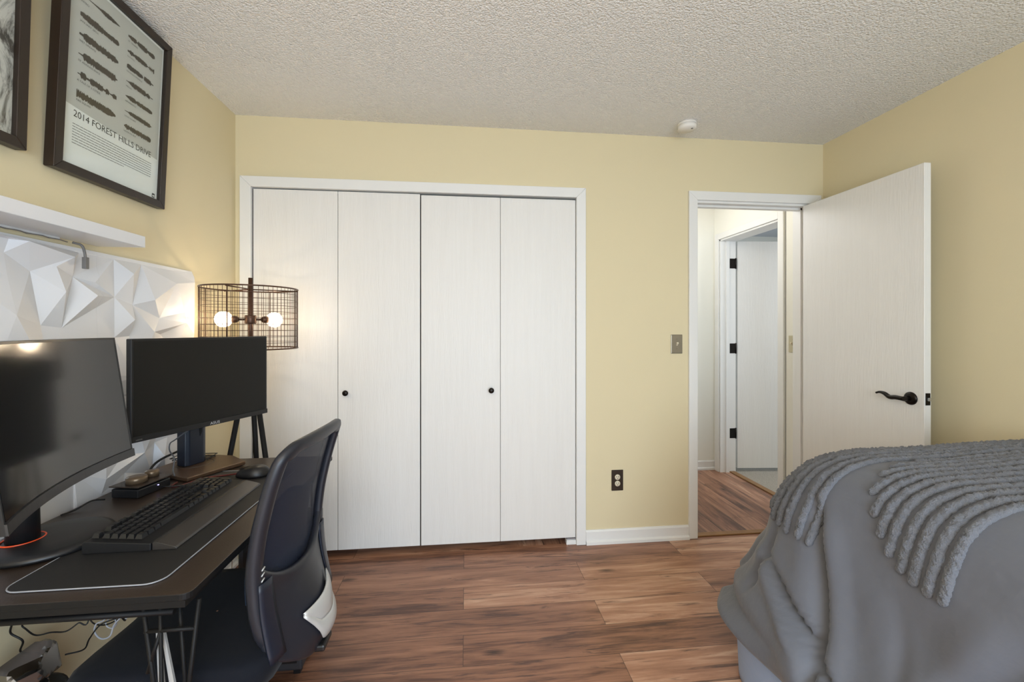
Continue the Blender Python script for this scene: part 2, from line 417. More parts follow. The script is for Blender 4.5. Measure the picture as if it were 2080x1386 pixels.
# far doorway casing and jamb (trim_3), on the hall's right wall
b = MB()
b.box(XR-.014, XR, HD0-.055, HD0, 0, 2.12, bev=.003).box(XR-.014, XR, HD1, HD1+.055, 0, 2.12, bev=.003)
b.box(XR-.014, XR, HD0, HD1, 2.066, 2.12, bev=.003)
b.box(XR, XW+.035, HD0-.001, HD0+.012, 0, 2.066).box(XR, XW+.035, HD1-.012, HD1+.001, 0, 2.066).box(XR, XW+.035, HD0, HD1, 2.052, 2.067)
b.box(XR+.05, XR+.08, HD1-.022, HD1-.012, 0, 2.052).box(XR+.05, XR+.08, HD0+.012, HD0+.022, 0, 2.052)
struct(b.build('trim_3', M['white']))
struct(MB().box(XR+.008, XR+.013, HD0-.066, HD0-.06, 0, ZC).box(XR-.002, XR+.004, HD0-.0665, HD0-.0615, 0, ZC).build('trim_4', M['inkg']))
# baseboards
def base(name, x0, x1, y, dirn=-1):
    pr = [(y, 0), (y+dirn*.024, 0), (y+dirn*.024, .016), (y+dirn*.012, .024), (y+dirn*.012, .072), (y+dirn*.006, .082), (y, .082)]
    return struct(MB().prism(pr, 'x', x0, x1).build(name, M['white']))
base('baseboard_back', .706, 1.345, YB)
base('baseboard_hall', .85, XR, HE)
def base_x(name, y0, y1, x, dirn):
    pr = [(x, 0), (x+dirn*.024, 0), (x+dirn*.024, .016), (x+dirn*.012, .024), (x+dirn*.012, .072), (x+dirn*.006, .082), (x, .082)]
    return struct(MB().prism(pr, 'y', y0, y1).build(name, M['white']))
base_x('baseboard_left', YF, YB, XL, 1); base_x('baseboard_right', YF, YB-.02, XR, -1)
# oak threshold strips
struct(MB().box(1.401, 2.137, YB+.002, YB+.045, 0, .008, bev=.003).build('trim_5', M['oak']))
struct(MB().box(XR+.085, XR+.135, HD0+.012, HD1-.012, 0, .009, bev=.003).build('trim_6', M['oak']))

# ---- bifold closet doors: two pairs
def knob(x, z, y, parent):
    pr = [(0, 0), (.009, 0), (.009, .008), (.006, .013), (.013, .02), (.016, .026), (.0145, .032), (.008, .035), (0, .0355)]
    MB().lathe(pr, (x, y, z), n=24, mtx=Matrix.Rotation(PI/2, 4, 'X')).build('door_knob', M['bronze'], parent)
def bifold(name, xs, ztop, kx, kz, ys, side_tilt=0):
    r = bpy.data.objects.new(name, None); COL.objects.link(r); struct(r); r.location = ((xs[0][0]+xs[1][1])/2, YB+.03, .04)
    for (a, c) in xs:
        MB().box(a, c, ys, ys+.032, .040, ztop, bev=.0015, seg=1).build('door_panel', M['door'], r)
    knob(kx, kz, ys, r)
    return r
bifold('door_1', ((-1.1535, -.7095), (-.7075, -.2585)), 2.041, -.662, .918, YB+.001)
bifold('door_2', ((-.2525, .1985), (.2005, .6455)), 2.036, .146, .920, YB+.001)
struct(MB().box(-1.159, .648, YB+.034, YB+.060, 2.030, 2.0475).box(-.2580, -.2530, YB+.006, YB+.050, .04, 2.03).box(-.7093, -.7077, YB+.004, YB+.03, .04, 2.03).box(.1987, .2003, YB+.004, YB+.03, .04, 2.03).box(-1.1588, -1.1537, YB+.006, YB+.03, .04, 2.04).box(.6457, .6478, YB+.006, YB+.03, .04, 2.04).build('door_gap_shade', M['dark']))  # dark strips stand in for the shade in the door gaps
MBB = MB().box(.590, .648, YB-.004, YB+.034, 0, .026, bev=.002)
struct(MBB.build('trim_8', M['white']))
struct(MB().box(.594, .645, YB+.004, YB+.028, .026, .036).build('trim_9', M['chrome']))

# ---- entry door leaf, open 90 degrees
r = bpy.data.objects.new('door_3', None); COL.objects.link(r); struct(r); r.location = (2.13, 2.45, .01)
MB().box(2.095, 2.130, 1.738, 2.446, .012, 2.040, bev=.0015, seg=1).build('door_leaf', M['door'], r)
hx, hy, hz = 2.095, 1.798, .945
b = MB()
b.lathe([(0, -.012), (.012, -.012), (.024, -.009), (.030, -.004), (.031, 0), (0, 0)], (hx, hy, hz), n=32, mtx=Matrix.Rotation(PI/2, 4, 'Y'))
b.lathe([(0, -.05), (.009, -.05), (.0105, -.03), (.012, -.01), (0, -.01)], (hx, hy, hz), n=20, mtx=Matrix.Rotation(PI/2, 4, 'Y'))
lev = catmull([(hx-.047, hy-.010, hz), (hx-.047, hy+.03, hz+.001), (hx-.045, hy+.06, hz-.002), (hx-.041, hy+.09, hz+.011), (hx-.040, hy+.115, hz+.014), (hx-.043, hy+.132, hz+.008)], 6)
b.tube(lev, [.0105-.006*sm(i, 12, 30) for i in range(len(lev))], n=12)
b.build('door_handle', M['bronze'], r)
MB().box(2.1005, 2.1245, 1.736, 1.7385, .922, .978, bev=.001).build('latch_plate', M['bronze'], r)
MB().prism([(2.106, .942), (2.119, .942), (2.119, .958), (2.106, .958)], 'y', 1.727, 1.738, bev=.002).build('latch_bolt', M['chrome'], r)
MB().lathe([(0, .05), (.009, .05), (.012, .012), (.031, .004), (.031, 0), (0, 0)], (2.130, hy, hz), n=24, mtx=Matrix.Rotation(PI/2, 4, 'Y')).build('rear_handle', M['bronze'], r)
tag_ = MB().box(1.3995, 1.4025, YB+.012, YB+.034, .90, .965, bev=.0006).build('trim_10', M['bronze']); struct(tag_)

# ---- far room door, ajar, with three black hinges
r = bpy.data.objects.new('door_4', None); COL.objects.link(r); struct(r); r.location = (XW+.045, HD1-.012, .02)
mt = Matrix.Translation((XW+.052, HD1+.012, 0)) @ Matrix.Rotation(math.radians(-5), 4, 'Z')
MB().box(.006, .716, -.0175, .0175, .03, 2.055, bev=.0015, seg=1, mtx=mt).build('door_leaf', M['door'], r)
for z in (1.855, 1.10, .345):
    b = MB().box(XW-.022, XW+.030, HD1-.0145, HD1-.0115, z-.044, z+.044, bev=.001)
    b.lathe([(0, -.047), (.007, -.047), (.007, .047), (0, .047)], (XW+.036, HD1-.012, z), n=14)
    b.build('door_hinge', M['bronze'], r)

# ================================================================== WALL THINGS
def screw(mb, x, y, z, ax, m):
    mt_ = Matrix.Rotation(PI/2, 4, 'X') if ax == 'y' else Matrix.Rotation(-PI/2, 4, 'Y')
    mb.lathe([(0, .0015), (.002, .0012), (.0028, 0), (0, 0)], (x, y, z), m, 12, mt_)
# room light switch
x, z = 1.272, 1.182
t = thing('light_switch', (x, YB, z-.058), 'brushed nickel toggle light switch on yellow wall left of the open door', 'light switch')
b = MB().box(x-.036, x+.036, YB-.006, YB, z-.0575, z+.0575, bev=.003); screw(b, x, YB-.006, z+.03, 'y', None); screw(b, x, YB-.006, z-.03, 'y', None)
b.build('switch_plate', M['nickel'], t)
MB().prism([(YB-.006, z-.010), (YB-.019, z+.004), (YB-.017, z+.011), (YB-.006, z+.011)], 'x', x-.005, x+.005, bev=.001).build('toggle', M['ivory'], t)
# outlet
x, z = .900, .370
t = thing('power_outlet', (x, YB, z-.06), 'brown duplex power outlet low on the yellow wall', 'power outlet')
b = MB().box(x-.036, x+.036, YB-.006, YB, z-.062, z+.062, bev=.003).build('outlet_plate', M['bronzep'], t)
for dz in (.019, -.019):
    b = MB(); b.lathe([(0, .0025), (.0155, .0025), (.017, 0), (0, 0)], (x, YB-.006, z+dz), M['ivory'], 24, Matrix.Rotation(PI/2, 4, 'X'))
    for dx in (-.006, .006): b.box(x+dx-.0013, x+dx+.0013, YB-.0089, YB-.0084, z+dz-.001, z+dz+.008, M['dark'])
    b.box(x-.002, x+.002, YB-.0089, YB-.0084, z+dz-.009, z+dz-.005, M['dark'])
    b.build('socket', None, t)
# hall light switch
y, z = 2.708, 1.170
t = thing('light_switch', (XR, y, z-.058), 'ivory toggle light switch on the white hall wall seen through the doorway', 'light switch')
b = MB().box(XR-.006, XR, y-.035, y+.035, z-.0575, z+.0575, bev=.003); screw(b, XR-.006, y, z+.03, 'x', None); screw(b, XR-.006, y, z-.03, 'x', None)
b.build('switch_plate', mat('tan_switch_plate', (196, 188, 160), .45), t)
MB().prism([(XR-.006, z-.010), (XR-.019, z+.004), (XR-.017, z+.011), (XR-.006, z+.011)], 'y', y-.005, y+.005, bev=.001).build('toggle', M['ivory'], t)
# smoke detector
t = thing('smoke_detector', (1.245, 2.285, ZC-.04), 'round white smoke detector on the textured ceiling', 'smoke detector')
MB().lathe([(0, ZC), (.050, ZC), (.0515, ZC-.008), (.0515, ZC-.012), (0, ZC-.012)], (1.245, 2.285, 0), n=48).build('mounting_ring', M['detector'], t)
b = MB().lathe([(0, ZC-.0125), (.050, ZC-.0125), (.0495, ZC-.030), (.044, ZC-.038), (0, ZC-.038)], (1.245, 2.285, 0), M['detector'], n=48)
b.build('cover', None, t)
MB().lathe([(0, 0), (.006, 0), (.006, -.002), (0, -.002)], (1.262, 2.262, ZC-.038), n=16).build('test_button', M['inkg'], t)

# ---- framed poster with wave forms
FY0, FY1, FZ0, FH = 1.395, 1.861, 1.757, .655
FX = XL+.020
lean = math.atan(.030/FH)
t = thing('framed_poster', (FX, (FY0+FY1)/2, FZ0), 'dark framed poster of thirteen sound waves titled 2014 FOREST HILLS DRIVE', 'picture', None)
# local poster frame: u along +Y, v up (leaning out), n = +X
MT = Matrix.Translation((FX, FY0, FZ0)) @ Matrix.Rotation(lean, 4, 'Y') @ Matrix(((0, 0, 1, 0), (1, 0, 0, 0), (0, 1, 0, 0), (0, 0, 0, 1)))
W_, FR = FY1-FY0, .028
def picframe(mb, W, H, fr, dep, mtx, m=None):
    i = [(fr, fr), (W-fr, fr), (W-fr, H-fr), (fr, H-fr)]; o = [(0, 0), (W, 0), (W, H), (0, H)]
    for k in range(4):
        j = (k+1) % 4; mb.prism([o[k], o[j], i[j], i[k]], 'z', -dep/2, dep/2, m, bev=.002, mtx=mtx)
b = MB(); picframe(b, W_, FH, FR, .030, MT); b.build('frame', M['frame'], t)
b = MB(); P0, P1, Q0, Q1 = FR-.002, W_-FR+.002, FR-.002, FH-FR+.002
zp = .001
b.box(P0, P1, Q0, Q1, -.004, zp, M['paper'], mtx=MT)
b.prism([(P0+.010, .214), (P1-.010, .186), (P1-.010, Q1-.010), (P0+.010, Q1-.010)], 'z', zp, zp+.0003, M['pgrey'], mtx=MT)  # grey field with a sloping lower edge
rw = random.Random(3)
def wave(u0, u1, v, amp, envs, seed):
    rr = random.Random(seed); n = 110; up_, dn = [], []
    for k in range(n+1):
        f = k/n; e = lerp_tab(envs, f); a = amp*e*(.45+.55*rr.random()**.7) + .0004; c = amp*e*(.45+.55*rr.random()**.7) + .0004
        up_.append((u0+(u1-u0)*f, v+a)); dn.append((u0+(u1-u0)*f, v-c))
    bb = bmesh.new()
    for k in range(n):
        q = [bb.verts.new((p[0], p[1], zp+.0006)) for p in (up_[k], up_[k+1], dn[k+1], dn[k])]; bb.faces.new(q)
    b.merge(bb, M['ink'], MT)
S_ = [[(0, .03), (.25, .1), (.45, .25), (.6, .75), (.8, .6), (1, .05)], [(0, .5), (.1, .9), (.4, 1), (.7, .7), (.95, .8), (1, .3)], [(0, .3), (.08, .3), (.12, 1), (.9, .95), (1, .3)],
      [(0, .12), (.1, .2), (.14, 1), (.93, 1), (.95, .3), (1, .1)], [(0, .1), (.07, .15), (.08, .9), (.2, .9), (.21, .3), (.3, .3), (.31, .9), (.62, .9), (.63, .25), (.7, .3), (.71, .8), (.78, .7), (.8, .1), (.87, .2), (.92, .8), (1, .5)], [(0, 1), (.8, 1), (.92, .8), (1, .2)],
      [(0, .3), (.05, .4), (.12, .9), (.28, .8), (.3, .2), (.33, .3), (.35, 1), (.68, 1), (.7, .35), (.76, .8), (.95, .9), (1, .3)], [(0, .3), (.05, .35), (.12, .9), (.2, .6), (.22, .3), (.3, .8), (.45, .9), (.7, .8), (.72, .2), (.8, .15), (.81, 1), (.84, .1), (.86, 1), (.89, .1), (.91, 1), (.94, .1), (.96, 1), (1, .9)],
      [(0, .7), (.1, .9), (.5, .8), (.57, .6), (.58, .05), (.62, .05), (.63, .9), (.88, .9), (.9, .3), (1, .1)], [(0, .05), (.1, .2), (.2, .9), (.7, 1), (.72, .4), (.78, .8), (.87, .8), (.88, .1), (1, .15)], [(0, .05), (.2, .9), (.35, .9), (.37, .4), (.45, .8), (.9, .8), (1, .4)],
      [(0, .05), (.12, .15), (.2, .7), (.6, .9), (.93, .8), (.95, .3), (1, .1)], [(0, .1), (.1, .9), (.17, .9), (.18, .5), (.25, .9), (.95, 1), (1, .5)]]
NM = ['INTRO', 'JANUARY 28TH', 'WET DREAMZ', "03' ADOLESCENCE", 'A TALE OF 2 CITIEZ', 'FIRE SQUAD', 'ST. TROPEZ', 'G.O.M.D.', 'NO ROLE MODELZ', 'HELLO', 'APPARENTLY', 'LOVE YOURZ', 'NOTE TO SELF']
def txt(s_, u, v, size, m, sx=1.0):
    return text_mesh(s_, size, MT @ Matrix.Translation((u, v, zp+.0006)), m, b, sx)
vz0, vst = .258, .0625
for k in range(6):
    v = vz0+(5-k)*vst; wave(.075, .225, v, .0135, S_[k], k); txt(NM[k], .075, v-.0235, .0088, M['ink2'], 1.1)
for k in range(7):
    v = vz0-.005+(6-k)*.0535-.008; wave(.262, .392, v, .0115, S_[6+k], 20+k); txt(NM[6+k], .262, v-.0205, .0078, M['ink2'], 1.1)
w0 = txt('2014 FOREST HILLS DRIVE',   .068, .1820, .0300, M['ink2'], .96)
for k in range(8):                                   # lines of very small print under the title
    v = .158-k*.0085; u = .068; ue = .40 if k < 7 else .27
    while u < ue:
        L_ = rw.uniform(.006, .018); b.box(u, min(u+L_, ue), v, v+.0022, zp, zp+.0006, M['inkg'], mtx=MT); u += L_+.0022
b.box(W_-FR-.026, W_-FR-.012, FR+.006, FR+.022, zp, zp+.0005, M['ink2'], mtx=MT)
b.box(W_-FR-.0235, W_-FR-.0145, FR+.010, FR+.015, zp, zp+.0009, M['paper'], mtx=MT)
b.build('poster', None, t)
MB().box(P0, P1, Q0, Q1, .006, .0075, mtx=MT).build('glass_pane', M['glass'], t)

# ---- second frame, cut by the left edge
Y0b, Y1b = .852, 1.318
t = thing('framed_print', (FX, (Y0b+Y1b)/2, 1.768), 'dark framed black and white abstract print cut off by the photo edge', 'picture', None)
MT2 = Matrix.Translation((FX, Y0b, 1.768)) @ Matrix.Rotation(lean*.6, 4, 'Y') @ Matrix(((0, 0, 1, 0), (1, 0, 0, 0), (0, 1, 0, 0), (0, 0, 0, 1)))
b = MB(); picframe(b, Y1b-Y0b, .645, .028, .030, MT2); b.build('frame', M['frame'], t)
MB().box(.026, Y1b-Y0b-.026, .026, .619, -.004, .001, mtx=MT2).build('print', M['art'], t)
MB().box(.026, Y1b-Y0b-.026, .026, .619, .006, .0075, mtx=MT2).build('glass_pane', M['glass'], t)

# ---- floating shelf with light strip
SH = thing('floating_shelf', (XL, 1.0, 1.554), 'white floating wall shelf above the relief panels', 'shelf')
MB().box(XL, XL+.148, .35, 1.592, 1.554, 1.592, bev=.0012, seg=1).build('shelf_board', M['shelf'], SH)
MB().box(XL, XL+.013, .36, 1.44, 1.5475, 1.554, bev=.001).build('rail', M['shelf'], SH)
# LED strip is a thing of its own
t = thing('light_strip', (XL+.01, 1.3, 1.535), 'grey adhesive light strip hanging loose under the white shelf', 'light strip')
pts = [(XL+.016+.002*math.sin(k*1.3), .40+k*.02, 1.5455+.0016*math.sin(k*2.1)) for k in range(54)]
MB().tube(pts, .003, n=6, sy=.5).build('strip', M['grey_led'], t)
b = MB().tube(catmull([(XL+.018, 1.475, 1.5455), (XL+.030, 1.492, 1.54), (XL+.036, 1.495, 1.52), (XL+.038, 1.496, 1.50)], 6), .0038, n=8)
b.box(XL+.032, XL+.044, 1.490, 1.503, 1.466, 1.503, bev=.001)
b.build('connector', M['grey_led'], t)

# ---- 3D relief panels: facets traced as vertices in wall coordinates
def c2w(cx, cy):       # photo trace -> wall coordinates (y, z) of plane X = XL
    px, py = cx/3.3, 380+cy/3.3
    u = (px-1040)/864; th = math.atan(94/864); c_, s_ = math.cos(th), math.sin(th)
    dx, dy, dz = s_+u*c_, c_-u*s_, -(py-668)/864
    k = XL/dx; return (dy*k, 1.275+dz*k)
VV = {  # name: (trace x, trace y, relief height in mm)
 'V1': (190, 565, 1), 'V2': (478, 603, 1), 'V3': (755, 738, 2), 'V6': (872, 790, 4), 'V4': (258, 928, 2), 'V5': (398, 945, 3),
 'a': (112, 362, 24), 'b': (420, 468, 26), 'c': (512, 440, 3), 'd': (320, 532, 17), 'e': (352, 702, 28), 'f': (12, 860, 27),
 'g': (568, 728, 30), 'h': (745, 484, 4), 'i': (825, 582, 27), 'j': (932, 520, 4), 'k': (966, 757, 30), 'l': (1050, 880, 6),
 'm': (1125, 648, 26), 'n': (1148, 562, 4), 'o': (830, 890, 28), 'p': (972, 972, 25), 'q': (1183, 912, 30), 'r': (1060, 988, 4),
 's': (1190, 838, 22), 't': (0, 600, 12), 'u': (0, 438, 5), 'v': (1262, 640, 20), 'w': (850, 1000, 4), 'x': (745, 1010, 6), 'y': (600, 640, 12)}
EE = ['V1 a', 'V1 b', 'b c', 'V1 d', 'b d', 'b V2', 'c V2', 'd V2', 'd e', 'V1 e', 'V2 e', 'e V5', 'e V4', 'V1 V4', 'V1 f', 'f V4', 'V1 t', 'u a', 'V2 g', 'g V3', 'g V5', 'V2 V5', 'V3 V5',
      'V2 h', 'h V3', 'h i', 'i V3', 'i V6', 'i j', 'j V6', 'j k', 'k V6', 'k l', 'V6 l', 'j m', 'm n', 'm l', 'V3 V6', 'V3 o', 'V6 o', 'V3 x', 'o w', 'V6 w', 'V6 p', 'p w', 'l q', 'l s', 'p q', 'p r', 'V2 V3', 'm k']
PW, PH, PX0 = .5, .5, XL+.001
def relief_tile(y0, z0, flip, wcut=None):
    """one square relief panel with its lower corner at (y0, z0)"""
    vs, hs, idx = [], [], {}
    base_y, base_z = 1.077, 1.034                     # traced pattern spans y 1.077..2.077, z 1.034..1.534
    for k_, (cx, cy, h) in VV.items():
        yy, zz = c2w(cx, cy)
        idx[k_] = len(vs); vs.append(Vector((yy, zz))); hs.append(h)
    bl, tl, tr, br, ml, mr = (1.0, 1.034), (1.0, 1.534), (2.09, 1.534), (2.09, 1.034), (1.577, 1.534), (1.577, 1.034)
    ex = [bl, tl, tr, br, (1.3, 1.52), (1.75, 1.522), (2.078, 1.25), (1.2, 1.045), (1.45, 1.04), (1.85, 1.04), (1.577, 1.12), (1.39, 1.12), (1.95, 1.17), (1.70, 1.10)]
    for n_, p in enumerate(ex): vs.append(Vector(p)); hs.append([4, 4, 4, 4, 3, 4, 12, 22, 5, 20, 16, 24, 9, 26][n_])
    ed = [tuple(idx[q] for q in e_.split()) for e_ in EE]
    out = delaunay_2d_cdt(vs, ed, [], 0, 1e-5)
    nv, orig = out[0], out[3]
    bb = bmesh.new(); vv = []
    for k_, p in enumerate(nv):
        h = sum(hs[o] for o in orig[k_])/len(orig[k_]) if orig[k_] else 14
        vv.append(bb.verts.new((PX0+.002+h*.00125, p.x, p.y)))
    for f in out[2]:
        try: bb.faces.new([vv[q] for q in f])
        except ValueError: pass
    y0s = 1.577 if flip in (0, 2) else 1.077
    for co, no in (((0, y0s, 0), (0, -1, 0)), ((0, y0s+.5, 0), (0, 1, 0)), ((0, 0, 1.034), (0, 0, -1)), ((0, 0, 1.534), (0, 0, 1))):
        bmesh.ops.bisect_plane(bb, geom=bb.verts[:]+bb.edges[:]+bb.faces[:], plane_co=co, plane_no=no, clear_outer=True)
    if flip >= 2:
        for v in bb.verts: v.co.y = 2*(y0s+.25)-v.co.y; v.co.z = 2*1.284-v.co.z
    for v in bb.verts: v.co.y += y0-y0s; v.co.z += z0-1.034
    # skirt back to the wall
    be = [e_ for e_ in bb.edges if len(e_.link_faces) == 1]
    ret = bmesh.ops.extrude_edge_only(bb, edges=be)
    for v in [g for g in ret['geom'] if isinstance(g, bmesh.types.BMVert)]: v.co.x = PX0-.0005
    if wcut is not None:
        bmesh.ops.bisect_plane(bb, geom=bb.verts[:]+bb.edges[:]+bb.faces[:], plane_co=(0, wcut, 0), plane_no=(0, 1, 0), clear_outer=True)
    mb = MB(); mb.merge(bb, M['panel']); return mb
gp = 'white relief wall panels'
for y0, z0, fl, lab in ((1.577, 1.034, 0, 'white faceted relief wall panel nearest the floor lamp, upper row'), (1.0765, 1.034, 1, 'white faceted relief wall panel under the shelf, upper row'),
                        (.576, 1.034, 2, 'white faceted relief wall panel at the photo\'s left edge, upper row'),
                        (1.4815, .5335, 2, 'white faceted relief wall panel low behind the flat monitor'), (.981, .5335, 3, 'white faceted relief wall panel low behind the curved monitor')):
    o = relief_tile(y0, z0, fl).build('wall_panel'); tag(o, lab, 'wall panel', gp)

# ================================================================== DESK
DT = .718; DXf, DXb, DYn, DYf = -.577, -1.205, .961, 1.940
desk = thing('computer_desk', (-.89, 1.45, 0), 'black laminate computer desk with wire frame legs against the left wall', 'desk')
def rrect(x0, x1, y0, y1, r, n=6, corners=(1, 1, 1, 1)):
    P = []
    for (cx, cy, a0), on in zip(((x1-r, y1-r, 0), (x0+r, y1-r, 90), (x0+r, y0+r, 180), (x1-r, y0+r, 270)), corners):
        if on:
            for k in range(n+1): a = math.radians(a0+90*k/n); P.append((cx+r*math.cos(a), cy+r*math.sin(a)))
        else: P.append((cx+r*(1 if a0 in (0, 270) else -1), cy+r*(1 if a0 < 170 else -1)))
    return P
MB().prism(rrect(DXb, DXf, DYn, DYf, .02, 5, (1, 0, 0, 1)), 'z', DT-.015, DT, M['deskt'], bev=.002).build('desk_top', None, desk)
DTM = COL.objects['desk_top'].data; DTM.materials.append(M['blackm'])
for p in DTM.polygons: p.material_index = 0 if p.normal.z > .8 else 1
MB().box(DXb+.004, DXf-.010, DYn+.003, DYf-.012, DT-.030, DT-.0155, bev=.001).build('under_frame', M['blackm'], desk)
def truss(mb, X0, X1, Y, ztop=.685):
    xm = (X0+X1)/2
    for (a, za, c, zc) in ((X0, ztop, xm-.012, .33), (xm-.012, .33, X0-.02, .01), (X1, ztop, xm+.018, .33), (xm+.018, .33, X1+.02, .01)):
        mb.tube([(a, Y, za), (c, Y, zc)], .0046, n=8)
    mb.tube([(X0+.035, Y, ztop), (X0+.045, Y, .01)], .004, n=8)
    mb.tube([(X0+.004, Y, .62), (X1-.006, Y, .62)], .0045, n=8); mb.tube([(X0+.01, Y, .53), (X0+.036, Y, .62)], .004, n=8)
    mb.tube([(X0+.06, Y+.02, ztop), (X1-.03, Y+.02, .33)], .004, n=8)
    mb.box(X0-.03, X1+.03, Y-.012, Y+.012, .0, .012)
for (a, c, y_) in ((-.694, -.580, 1.0), (-1.17, -1.06, 1.0), (-.694, -.615, 1.905), (-1.17, -1.06, 1.905)):
    b = MB(); truss(b, a, c, y_); b.build('leg', M['blackm'], desk)
b = MB()
for y_ in (1.0, 1.9): b.tube([(-1.12, y_, .66), (-.63, y_, .66)], .007, n=8)
b.tube([(-1.19, 1.0, .66), (-1.19, 1.9, .66)], .006, n=8)
b.build('cross_bar', M['blackm'], desk)
# slotted silver plate on the near leg
plate = [(-.676, .612), (-.660, .612), (-.625, .42), (-.668, .42)]; hole = [(-.668, .600), (-.664, .600), (-.640, .435), (-.656, .435)]
b = MB()
for k in range(4):
    j = (k+1) % 4; b.prism([plate[k], plate[j], hole[j], hole[k]], 'y', 1.012, 1.018)
b.build('slotted_plate', M['silver'], desk).__setitem__('label', 'silver slotted plate on the near leg')

# computer tower behind the chair, under the far end of the desk
t = thing('computer_tower', (-.73, 1.75, 0), 'dark computer tower standing on the floor under the desk behind the chair', 'computer')
MB().box(-.82, -.598, 1.635, 1.875, .02, .525, bev=.008).build('case', mat('charcoal_case', (52, 52, 56), .45), t)
MB().box(-.80, -.615, 1.632, 1.6355, .05, .50, bev=.001).build('front_panel', M['black'], t)
for (a, c) in ((-.80, 1.66), (-.62, 1.66), (-.80, 1.85), (-.62, 1.85)): MB().box(a-.012, a+.012, c-.012, c+.012, 0, .021).build('foot', M['black'], t)

# desk mat
mx0, mx1, my0, my1 = -.978, -.662, 1.002, 1.765
P = rrect(mx0, mx1, my0, my1, .035, 6)
dm = thing('desk_mat', ((mx0+mx1)/2, (my0+my1)/2, DT), 'black cloth desk mat with pale stitched edge under the keyboard', 'desk mat')
MB().prism(P, 'z', DT+.0003, DT+.003).build('mat_cloth', M['mat'], dm)
MB().tube([(x_, y_, DT+.0024) for x_, y_ in P], .0016, n=6, closed=True).build('stitched_edge', M['matedge'], dm)

# ---- monitors
def logo_x(mb, body, size, P0_, dirv, m):
    """text in a vertical plane, reading along dirv"""
    d = Vector(dirv).normalized(); up = Vector((0, 0, 1)); n = d.cross(up)
    mt_ = Matrix((( d.x, up.x, n.x, P0_[0]), (d.y, up.y, n.y, P0_[1]), (d.z, up.z, n.z, P0_[2]), (0, 0, 0, 1)))
    text_mesh(body, size, mt_, m, mb, 1.25)
m2 = thing('flat_monitor', (-1.06, 1.82, DT), 'black flat computer monitor on an angular stand beside the lamp', 'monitor')
A2, B2 = Vector((-1.047, 1.459, 0)), Vector((-.852, 1.938, 0))
dv = (B2-A2).normalized(); nv_ = Vector((dv.y, -dv.x, 0))     # normal, toward the room
def lb(P, d, n, mb, a0, a1, n0, n1, z0, z1, m=None, bev=0):
    mt_ = Matrix(((d.x, n.x, 0, P.x), (d.y, n.y, 0, P.y), (0, 0, 1, 0), (0, 0, 0, 1)))
    mb.box(a0, a1, n0, n1, z0, z1, m, bev, mt_)
WM = (B2-A2).length; Z0, Z1 = .913, 1.243
b = MB(); lb(A2, dv, nv_, b, 0, WM, -.022, 0, Z0, Z1, None, .003); lb(A2, dv, nv_, b, .10, WM-.10, -.05, -.02, Z0+.04, Z1-.07, None, .008); b.build('housing', M['black'], m2)
b = MB(); lb(A2, dv, nv_, b, .008, WM-.008, 0, .0006, Z0+.019, Z1-.008); b.build('screen', M['screen2'], m2)
b = MB(); lb(A2, dv, nv_, b, 0, WM, 0, .003, Z0, Z0+.018, None, .001); b.build('chin', M['black'], m2)
b = MB(); p = A2+dv*(WM*.50)+nv_*.0035; logo_x(b, 'ASUS', .0135, (p.x, p.y, Z0+.004), dv, M['logo'])
b.build('logo', None, m2)
b = MB(); p = A2+dv*.012+nv_*.0035; logo_x(b, 'HDMI', .006, (p.x, p.y, Z0+.005), dv, M['inkg']); b.build('port_label', None, m2)
# stand post
pc = Vector((-1.083, 1.828, 0)); P2 = pc-dv*.042
b = MB(); b2_ = bmesh.new()
mt_ = Matrix(((dv.x, nv_.x, 0, P2.x), (dv.y, nv_.y, 0, P2.y), (0, 0, 1, 0), (0, 0, 0, 1)))
b.prism([(0, -.03), (.084, -.03), (.084, .012), (.070, .02), (.014, .02), (0, .012)], 'z', DT+.018, 1.05, None, .003, mt_)
b.build('stand_post', mat('blue_black_plastic', (24, 30, 42), .3), m2)
b = MB().prism([(.046, .93), (.066, .93), (.062, .86), (.054, .845)], 'y', .019, .0215, None, 0, mt_); b.build('cable_slot', M['dark'], m2)
base2 = [(-1.198, 1.752), (-.999, 1.652), (-.892, 1.842), (-.985, 1.93), (-1.10, 1.962), (-1.17, 1.90)]
MB().prism(base2, 'z', DT+.0036, DT+.0175, bev=.003).build('stand_base', mat('lamp_tinted_metal_base', (84, 64, 48), .38, metal=.3), m2)  # base colour carries the lamp's warm brown glow
ring = [(pc.x+.006+.062*math.cos(a), pc.y+.004+.062*math.sin(a), DT+.0175) for a in [k*2*PI/36 for k in range(36)]]
MB().tube(ring, .0028, n=6, closed=True, sy=.5).build('stand_ring', M['bronzep'], m2)
MB().box(-.02, .02, -.03, .03, 0, .07, mtx=Matrix.Translation((-.985, 1.74, 1.03))).build('mounting_arm', M['black'], m2)

